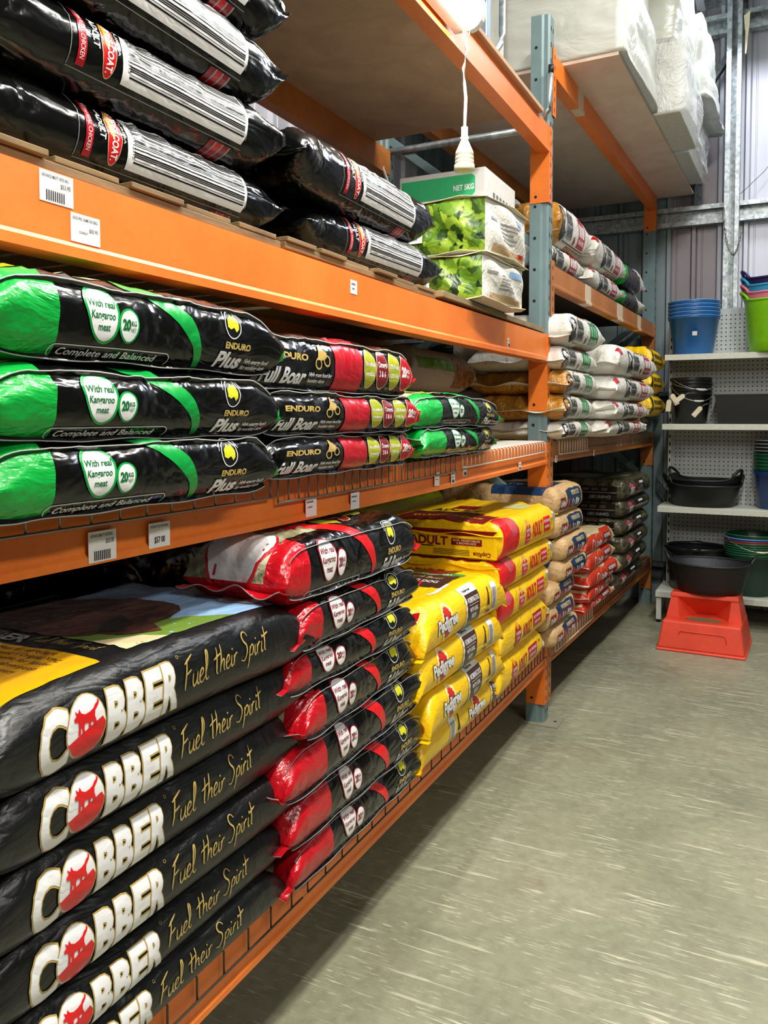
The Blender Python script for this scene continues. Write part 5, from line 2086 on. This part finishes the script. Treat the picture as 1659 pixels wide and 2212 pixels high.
# ------------------------------------------------------------------ wrapped foam on the top shelf
FOAM = plain('white_foam', '#c4c4bb', .8, bump=.001, bs=200)
WRAP = m_clearfilm()
WRAP2 = film('milky_plastic_wrap', '#bfc2b8', .28, .006, 2.5, .001)


def foam(s0, s1, o0, o1, z0, z1, seed, label, loose=.03):
    c = B2((s0 + s1) / 2, (o0 + o1) / 2, z0)
    root = empty('foam_block', c, -A2, label, 'foam', 'plastic wrapped foam blocks')
    w, d, h = (o1 - o0) / 2, (s1 - s0) / 2, z1 - z0
    mb = MB().box(-w, w, -d, d, 0, h)
    mb.build('foam_core', FOAM, root, bevel=.008)
    # wrap: box of gridded faces pushed about by noise
    bm = bmesh.new()
    bmesh.ops.create_cube(bm, size=1)
    bmesh.ops.subdivide_edges(bm, edges=bm.edges[:], cuts=26, use_grid_fill=True)
    co = np.array([v.co[:] for v in bm.verts])
    n1 = np.abs(vnoise(co[:, 1] * 4 + co[:, 0] * 3 + 40 + seed, co[:, 2] * 8 + co[:, 0] * 3 + 40, seed) - .5) * 2
    n2 = vnoise(co[:, 1] * 3 + 20 + seed, co[:, 2] * 3 + co[:, 0] * 2 + 20, seed + 7)
    for i, v in enumerate(bm.verts):
        side = Vector((v.co.x if abs(v.co.x) > .499 else 0, v.co.y if abs(v.co.y) > .499 else 0, v.co.z if v.co.z > .499 else 0))
        amt = .003 + loose * (.16 * (1 - n1[i]) + .8 * n2[i] * (1 - abs(v.co.z + .5) * .5))
        base = Vector((v.co.x * 2 * w, v.co.y * 2 * d, (v.co.z + .5) * h))
        if side.length:
            side.normalize()
            if side.x > .3:
                amt *= 1.8
            base += side * amt
        base.z = max(base.z, .002)
        v.co = base
    me = bpy.data.meshes.new('plastic_wrap')
    bm.to_mesh(me)
    bm.free()
    me.materials.append(WRAP if seed % 2 else WRAP2)
    for p in me.polygons:
        p.use_smooth = True
    link(bpy.data.objects.new('plastic_wrap', me), root)
    return root


foam(.27, 1.18, -.95, -.33, 3.285, 4.35, 2, 'wrapped white foam block at the back left of the top shelf', .02)
foam(.27, 1.16, -.31, .27, 3.285, 3.72, 4, 'wrapped white foam block in front, directly behind the grey post top', .03)
foam(.30, 1.15, -.31, .22, 3.726, 4.35, 6, 'wrapped white foam block stacked on the front block', .03)
foam(1.22, 1.95, -.5, .42, 3.285, 3.70, 1, 'wrapped foam block overhanging the board, second along the row', .04)
foam(1.24, 1.95, -.5, .34, 3.706, 4.30, 8, 'wrapped foam block on top of the second one along the row', .06)
foam(2.00, 2.80, -.5, .365, 3.285, 3.62, 3, 'wrapped foam block nearest the far wall', .05)
foam(2.02, 2.78, -.5, .40, 3.626, 4.15, 10, 'wrapped foam block stacked on the one nearest the far wall', .08)

# bent steel tubes parked on the top board
def tube_thing(name, path, r, mat, label, cat, parts=None):
    o_ = path[0]
    root = empty(name, o_, 0, label, cat)
    mb = MB()
    mb.tube([(p[0] - o_[0], p[1] - o_[1], p[2] - o_[2]) for p in path], r, 12)
    mb.build('tube', mat, root)
    return root


tube_thing('bent_steel_tube', [(-.05, 3.30, 3.55), (-.05, 3.30, 3.10), (-.052, 3.28, 3.05), (-.06, 3.25, 3.015), (-.08, 3.19, 2.985), (-.12, 3.10, 2.945)], .014, GALV, 'bent galvanised steel tube rising from the upper board near the light', 'tube')
t = tube_thing('bent_steel_tube', [(.014, 3.838, 3.16), (.014, 3.838, 3.00), (.008, 3.838, 2.96), (-.02, 3.838, 2.935)], .011, GALV, 'short bent steel tube with black rubber tip against the grey post', 'tube')
mb = MB().tube([(0, 0, -.03), (0, 0, .006)], .0135, 12)
mb.build('rubber_tip', plain('black_rubber', '#151515', .5), t)
mb = MB().prism([(-.03, 0), (.03, .0), (.028, .3), (.05, .6), (-.01, .6), (-.02, .3)], 'y', 0, .05)
o = mb.build('steel_bracket', plain('blue_grey_steel', '#8398a8', .4, .4), loc=(-.13, 3.26, 2.915), bevel=.006)
tag(o, 'blue-grey steel bracket standing beside the bent tube on the upper board', 'bracket')

# ------------------------------------------------------------------ gondola shelving on the far wall
gx0, gx1 = .236, 1.62
gy = 6.64
gon = empty('gondola_shelf', (.9, gy, 0), 0, 'white steel shelf unit with perforated back panel against the far wall', 'shelf')
WHITE = plain('cream_white_steel', '#cfd2c4', .45)
PEG = plain('perforated_panel_white', '#b4b8b6', .5)
HOLE = plain('panel_hole', '#1c1f1e', .9)


def g(p):
    return (p[0] - .9, p[1] - gy, p[2])


mb = MB()
mb.box(gx0 + .012, gx1, gy, gy + .02, .16, 2.33, 0)
z = .20
while z < 2.31:
    xx = gx0 + .04
    while xx < gx1 - .2:
        mb.add([(xx - .0042, gy - .0008, z - .0042), (xx + .0042, gy - .0008, z - .0042), (xx + .0042, gy - .0008, z + .0042), (xx - .0042, gy - .0008, z + .0042)], [(0, 1, 2, 3)], 1)
        xx += .0315
    z += .0315
Tm(mb, g)
mb.build('back_panel', [PEG, HOLE], gon, recalc=False)
mb = MB()
mb.box(gx0 - .014, gx0 + .011, gy - .018, gy + .03, .0, 2.33, 0)
z = .3
while z < 2.3:
    mb.add([(gx0 - .006, gy - .0188, z), (gx0 + .004, gy - .0188, z), (gx0 + .004, gy - .0188, z + .028), (gx0 - .006, gy - .0188, z + .028)], [(0, 1, 2, 3)], 1)
    z += .062
Tm(mb, g)
mb.build('upright', [WHITE, HOLE], gon)
for k, (zt, yf, x0) in enumerate(((1.970, 6.27, .232), (1.463, 6.27, .220), (.856, 6.24, .200), (.232, 6.20, .200))):
    mb = MB()
    mb.box(x0, gx1, yf, yf + .006, zt - .042, zt, 0)
    mb.box(x0, gx1, yf + .006, gy - .002, zt - .008, zt, 0)
    mb.box(x0, x0 + .008, yf + .006, gy - .002, zt - .036, zt - .008, 0)
    Tm(mb, g)
    mb.build('shelf', WHITE, gon, bevel=.0015)
    if k < 3:
        mb = MB()
        mb.prism([(gy - .002, zt - .010), (yf + .10, zt - .010), (gy - .06, zt - .085), (gy - .002, zt - .085)], 'x', gx0, gx0 + .004)
        Tm(mb, g)
        mb.build('shelf_bracket', WHITE, gon)
mb = MB()
mb.box(.205, .240, 6.215, 6.245, .022, .190, 0)
mb.box(.205, .235, 6.245, gy, .10, .19, 0)
mb.tube([(.222, 6.23, .0), (.222, 6.23, .022)], .016, 12, 1)
Tm(mb, g)
mb.build('foot', [WHITE, POST_DARK], gon)


# ------------------------------------------------------------------ buckets and tubs
def bucket(name, r0, r1, h, mat, loc, label, group=None, rim=.008, lip=.022, cat='bucket', handle=None, hm=None, rmat=None):
    root = empty(name, loc, 0, label, cat, group)
    mb = MB()
    mb.lathe([(0, .0), (r0 * .96, .0), (r0, .006), (r1 - .004, h - lip), (r1 + rim * .4, h - lip), (r1 + rim * .5, h - lip + .004), (r1 + rim * .35, h - .006)], seg=48, mi=0)
    mb.lathe([(r1 + rim * .35, h - .006), (r1 + rim, h - .003), (r1 + rim, h), (r1, h + .002), (r1 - .006, h - .002)], seg=48, mi=1)
    mb.lathe([(r1 - .006, h - .002), (r0 - .004, .008), (0, .008)], seg=48, mi=0)
    mb.build('bucket_body', [mat, rmat or mat], root)
    if handle:
        a0, dip = handle
        pth = []
        for k in range(15):
            t_ = PI * k / 14
            pth.append((math.cos(t_ + a0) * (r1 + rim + .003), math.sin(t_ + a0) * (r1 + rim + .003), h - .012 - dip * math.sin(t_)))
        q = MB()
        q.tube(pth, .0022, 6, 0)
        a_, b_ = pth[6], pth[8]
        q.tube([pth[6], pth[7], pth[8]], .007, 8, 1)
        q.build('handle', [GALV, hm or CREAM], root)
    return root


BLUE = plain('blue_bucket_plastic', '#1a5fa5', .3)
BLUER = plain('blue_rim_plastic', '#6d9fd6', .25)
base = None
for i in range(5):
    b = bucket('bucket', .135, .178, .285, BLUE, (.412, 6.45, 1.9705 + .027 * i), ['blue bucket with white label, lowest of the nested five', 'blue bucket, second from bottom of the nested five', 'blue bucket, middle of the nested five', 'blue bucket, fourth up in the nested five', 'blue bucket, topmost of the nested five'][i], 'nested blue buckets', rmat=BLUER)
    if i == 0:
        q = MB()
        a0 = R(-82)
        vs = []
        for k in range(5):
            a = a0 - .10 + .20 * k / 4
            for z in (.135, .165):
                rr = .135 + (.178 - .135) * z / .263 + .0025
                vs.append((math.cos(a) * rr, math.sin(a) * rr, z))
        q.add(vs, [(2 * k, 2 * k + 2, 2 * k + 3, 2 * k + 1) for k in range(4)], 0, True)
        q.build('price_label', LABEL, b)

BLACKP = plain('black_plastic', '#111416', .35)
BLACKR = plain('black_rubber_tub', '#131517', .5, bump=.002, bs=90)
for i in range(5):
    bucket('bucket', .105, .138, .235, BLACKP, (.405, 6.44, 1.4635 + .026 * i), ['black bucket, lowest of the nested five under the blue ones', 'black bucket, second from bottom under the blue ones', 'black bucket, middle of the nested black five', 'black bucket, fourth up of the nested black five', 'black bucket, topmost of the nested black five'][i], 'nested black buckets',
           handle=(PI + .25 + .1 * i, .05 + .03 * (i % 3)) if i > 1 else None, hm=WIRE_WHITE)
for i, (x, z, a) in enumerate(((.262, 1.60, .1), (.302, 1.645, -.5), (.338, 1.650, .9), (.462, 1.555, .7))):
    q = MB()
    q.prism([(-.017, -.045), (.017, -.045), (.017, .03), (.008, .042), (-.008, .042), (-.017, .03)], 'y', -.0007, .0007, 0)
    q.tube([(0, 0, .036), (.006, .004, .07), (.02, .01, .09)], .001, 5, 1)
    o = q.build('hang_tag', [CREAM, WIRE_WHITE], loc=(x, 6.292 - .002 * i, z))
    o.rotation_euler = (0, a, .1)
    tag(o, ['cream paper tag hanging lowest, left of the black buckets', 'cream paper tag tilted left on the black buckets', 'cream paper tag with a cut corner on the upper black bucket', 'cream paper tag hanging right on the black buckets'][i], 'tag', 'paper tags on the black buckets')


def trug(name, loc, r0, r1, h, mat, label, group=None, hr=.06, hh=.055, hang=(0.0,), sy=1.0, dip=.0, rim_r=.008, cat='tub'):
    """flexible tub with two looped handles rising from its rim"""
    root = empty(name, loc, 0, label, cat, group)
    mb = MB()
    seg = 56

    def rimz(a):
        z = h
        for a0 in hang:
            for q in (a0, a0 + PI):
                d = abs((a - q + PI) % (2 * PI) - PI)
                z += dip * math.exp(-(d / .42) ** 2)
        return z
    prof = [(0, 0), (.96, 0), (1.0, .01), (None, .33), (None, .66), (None, 1.0)]
    rings = []
    for (k, z) in ((0.02, 0), (.95, 0), (1, .02)):
        rings.append([(r0 * k * math.cos(2 * PI * j / seg), r0 * k * sy * math.sin(2 * PI * j / seg), z * h) for j in range(seg)])
    for u in (.2, .22, .45, .47, .7, .72, .96, 1.0):
        rr = r0 + (r1 - r0) * u + (.002 if int(u * 100) % 5 == 2 else 0)
        rings.append([(rr * math.cos(2 * PI * j / seg), rr * sy * math.sin(2 * PI * j / seg), rimz(2 * PI * j / seg) * u) for j in range(seg)])
    rr = r1 - .006
    rings.append([(rr * math.cos(2 * PI * j / seg), rr * sy * math.sin(2 * PI * j / seg), rimz(2 * PI * j / seg) - .002) for j in range(seg)])
    rings.append([((r0 - .006) * math.cos(2 * PI * j / seg), (r0 - .006) * sy * math.sin(2 * PI * j / seg), .012) for j in range(seg)])
    rings.append([(.001 * math.cos(2 * PI * j / seg), .001 * math.sin(2 * PI * j / seg), .012) for j in range(seg)])
    vs = [p for r_ in rings for p in r_]
    fs = []
    for i in range(len(rings) - 1):
        for j in range(seg):
            j2 = (j + 1) % seg
            fs.append((i * seg + j, i * seg + j2, (i + 1) * seg + j2, (i + 1) * seg + j))
    mb.add(vs, fs, 0, True)
    mb.tube([((r1) * math.cos(2 * PI * j / seg), (r1) * sy * math.sin(2 * PI * j / seg), rimz(2 * PI * j / seg)) for j in range(seg)], rim_r, 8, 0, closed=True)
    mb.build('tub_body', mat, root)
    for a0 in hang:
        for q in (a0, a0 + PI):
            pth = []
            for k in range(13):
                t_ = k / 12
                a = q + (t_ - .5) * 2 * hr / r1
                z = rimz(a) + hh * math.sin(PI * t_) ** .55
                rr = r1 + .02 * math.sin(PI * t_)
                pth.append((rr * math.cos(a), rr * sy * math.sin(a), z - .004))
            hb = MB().tube(pth, .0105, 8)
            hb.build('handle', mat, root)
    return root


TG = plain('lime_green_tub_plastic', '#7fc516', .35, bump=.0006)
TP = plain('pink_tub_plastic', '#d9788f', .4)
TB = plain('sky_blue_tub_plastic', '#2f97c4', .4)
TV = plain('purple_tub_plastic', '#241a4e', .4)
for i, (m_, l_) in enumerate(((TG, 'lime green flexible tub, lowest of the nested coloured four'), (TP, 'pink flexible tub nested above the lime green one'), (TB, 'sky blue flexible tub nested above the pink one'), (TV, 'dark purple flexible tub, topmost of the coloured four'))):
    trug('flexible_tub', (.985, 6.385, 1.9705 + .050 * i), .190, .232 - .001 * i, .355, m_, l_, 'nested coloured tubs', hr=.10, hh=.045, hang=(.12,), dip=.03)
trug('rubber_tub', (.497, 6.43, .8565), .205, .262, .155, BLACKR, 'black ribbed rubber tub with looped handles on the third shelf', None, hr=.085, hh=.05, hang=(.35,), sy=.75, dip=.03)
trug('rubber_tub', (.507, 6.435, .900), .195, .245, .150, BLACKR, 'black rubber tub nested inside the ribbed one on the third shelf', None, hr=.08, hh=.05, hang=(-.35,), sy=.75, dip=.035)

# dark square trough on the second shelf
mb = MB()
P0 = [(.60, 6.33), (1.15, 6.33), (1.15, 6.60), (.60, 6.60)]
vs, fs = [], []
for (k, z) in ((.0, .0), (.045, .20), (.060, .205), (.060, .215), (.04, .215), (-.004, .008)):
    vs += [(.875 + (x - .875) * (1 + k * 2) if True else x, 6.465 + (y - 6.465) * (1 + k), z) for x, y in P0]
for i in range(5):
    for j in range(4):
        fs.append((i * 4 + j, i * 4 + (j + 1) % 4, (i + 1) * 4 + (j + 1) % 4, (i + 1) * 4 + j))
fs += [(3, 2, 1, 0), (20, 21, 22, 23)]
mb.add([(v[0] - .875, v[1] - 6.465, v[2]) for v in vs], fs)
o = mb.build('feed_trough', BLACKP, loc=(.875, 6.465, 1.4635), bevel=.004)
tag(o, 'wide black plastic trough on the second shelf right of the black buckets', 'tub')
# green and blue stack on the third shelf
GRN = plain('dark_green_bucket_plastic', '#0f3d26', .3)
GRNR = plain('green_rim_plastic', '#2c6b49', .25)
NAVYB = plain('navy_bucket_plastic', '#123a75', .3)
REDR = plain('dull_red_plastic', '#8d2f2c', .35)
GREYR = plain('grey_rim_plastic', '#8b9395', .3)
bucket('bucket', .115, .150, .27, NAVYB, (.985, 6.44, .8565), 'navy blue bucket with white drop mark under the green nested ones', None)
b = [o for o in col.objects if o.name.startswith('bucket')][-1]
for i in range(9):
    bucket('bucket', .12, .148 - (.0 if i < 5 else .003), .26, GRN if i < 5 else BLACKP, (.985, 6.44, .893 + .0245 * i), ('dark green bucket' if i < 5 else 'grey-rimmed black bucket') + ' nested on the navy one, level ' + ['one', 'two', 'three', 'four', 'five', 'six', 'seven', 'eight', 'nine'][i] + ' from the bottom', 'nested green and grey buckets', rmat=GRNR if i < 5 else GREYR)
# bottom shelf: green stack, black oval trough, black bucket
for i in range(8):
    m_, rm = ((GRN, GRNR) if i < 6 else ((REDR, REDR) if i == 6 else (NAVYB, BLUER)))
    bucket('bucket', .135, .182, .30, m_, (.835, 6.42, .2325 + .0165 * i), ['dark green bucket on the bottom shelf, lowest of the nested pile'] [0] if i == 0 else ('%s bucket in the bottom-shelf pile, %s' % ('dark green' if i < 6 else ('dull red' if i == 6 else 'navy'), ['', 'second up', 'third up', 'fourth up', 'fifth up', 'sixth up', 'seventh up', 'eighth up'][i])), 'nested buckets on the bottom shelf', rmat=rm)
bucket('bucket', .135, .180, .30, GRN, (.840, 6.42, .372), 'dark green bucket on the very top of the bottom-shelf pile', 'nested buckets on the bottom shelf', rmat=GRNR, handle=(PI + .4, .10))
trug('rubber_tub', (.455, 6.42, .2325), .17, .215, .315, BLACKP, 'deep black tub with thick rim on the bottom shelf behind the stool', None, hr=.05, hh=.01, hang=(1.6,), sy=.92, rim_r=.013)
bucket('bucket', .14, .185, .30, BLACKP, (1.235, 6.42, .2325), 'black bucket at the right edge of the bottom shelf', None, handle=(PI, .02))

# ------------------------------------------------------------------ red step stool and the tub on it
st = empty('step_stool', (.585, 5.72, 0), R(-2), 'orange-red moulded plastic step stool standing on the floor', 'stool')
RS = plain('orange_red_plastic', '#e5472b', .5, var=.1, vs=9, bump=.0006)
DIRT = plain('dirty_step_surface', '#7a6a4c', .8)


def frust(mb, b, t, z0, z1, mi=0):
    """b, t = (x0, x1, y0, y1)"""
    vs = [(b[0], b[2], z0), (b[1], b[2], z0), (b[1], b[3], z0), (b[0], b[3], z0), (t[0], t[2], z1), (t[1], t[2], z1), (t[1], t[3], z1), (t[0], t[3], z1)]
    mb.add(vs, [(3, 2, 1, 0), (4, 5, 6, 7), (0, 1, 5, 4), (1, 2, 6, 5), (2, 3, 7, 6), (3, 0, 4, 7)], mi)


mb = MB()
frust(mb, (-.272, .272, -.27, .27), (-.268, .268, -.266, .266), 0, .018)
frust(mb, (-.262, .262, -.26, .26), (-.235, .235, -.225, .225), .018, .190)
mb.build('base_tier', RS, st, bevel=.010)
mb = MB()
# upper tier: two tapered cheeks, back and slab with a funnel-shaped recess between them
for sx in (-1, 1):
    xs = sorted((sx * .232, sx * .150))
    xt = sorted((sx * .205, sx * .165))
    frust(mb, (xs[0], xs[1], -.10, .22), (xt[0], xt[1], -.075, .185), .188, .330)
# slanting funnel faces
mb.add([(-.150, -.095, .190), (-.165, -.08, .325), (-.06, .06, .192), (.06, .06, .192), (.165, -.08, .325), (.150, -.095, .190), (-.165, .02, .325), (.165, .02, .325)],
       [(0, 2, 1), (5, 4, 3), (1, 2, 3, 4), (1, 4, 7, 6), (2, 3, 7, 6)], 0)
mb.build('upper_tier', RS, st, bevel=0)
mb = MB()
frust(mb, (-.212, .212, -.085, .195), (-.205, .205, -.078, .188), .322, .352)
mb.build('top_step', RS, st, bevel=.006)
mb = MB()
pts = [(.11 * math.cos(2 * PI * k / 24) * 1.0, -.115 + .055 * math.sin(2 * PI * k / 24)) for k in range(24)]
mb.prism(pts, 'z', .1905, .1935)
mb.build('tread_pad', DIRT, st)
mb = MB()
mb.tube([(-.13, -.2485, .115), (-.125, -.2445, .135), (.13, -.2445, .135), (.15, -.246, .125), (.155, -.2525, .085)], .003, 6)
mb.build('moulded_rib', RS, st)
trug('rubber_tub', (.605, 5.76, .3525), .195, .262, .195, BLACKR, 'large black rubber tub with two handles resting on the red stool', None, hr=.085, hh=.035, hang=(.0,), sy=.80, dip=.022, rim_r=.007)

# chain hung on the column
ch = MB()
pts = []
for k in range(26):
    t_ = k / 25
    pts.append(Vector((.585 + .13 * t_, 6.715, 3.10 - .36 * math.sin(PI * t_ * .92) ** .55)))
for k in range(25):
    a, b = pts[k], pts[k + 1]
    m = (a + b) / 2
    d = (b - a).normalized()
    n = Vector((0, 1, 0)) if k % 2 else d.cross(Vector((0, 1, 0)))
    ln = (b - a).length * .62
    ch.tube([m + d * ln * math.cos(q) + n * .007 * math.sin(q) for q in np.linspace(0, 2 * PI, 9)[:-1]], .0022, 5, closed=True)
o = ch.build('chain', plain('rusty_chain', '#5b4d44', .5, .6))
tag(o, 'rusty chain looped on the galvanised column', 'chain')
mb = MB().tube([(.70, 6.72, 3.19), (.86, 6.73, 3.34), (1.1, 6.74, 3.66)], .002, 5)
o = mb.build('thin_cable', POST_DARK)
tag(o, 'thin dark cable running up right from the column', 'cable')
mb = MB()
mb.prism([(.70, 4.50), (.745, 4.53), (.735, 4.38), (.722, 4.22), (.712, 4.22), (.712, 4.38)], 'y', 6.715, 6.73)
o = mb.build('cable_bracket', CREAM)
tag(o, 'small cream bracket on the column near the roof', 'bracket')
mb = MB().tube([(-.86, 3.80, 2.86), (-.84, 3.78, 2.78), (-.80, 3.76, 2.70), (-.82, 3.74, 2.60)], .007, 8)
o = mb.build('white_cable', plain('white_cable_sheath', '#ddd8cc', .5))
tag(o, 'white cable hanging at the rear rack post', 'cable')
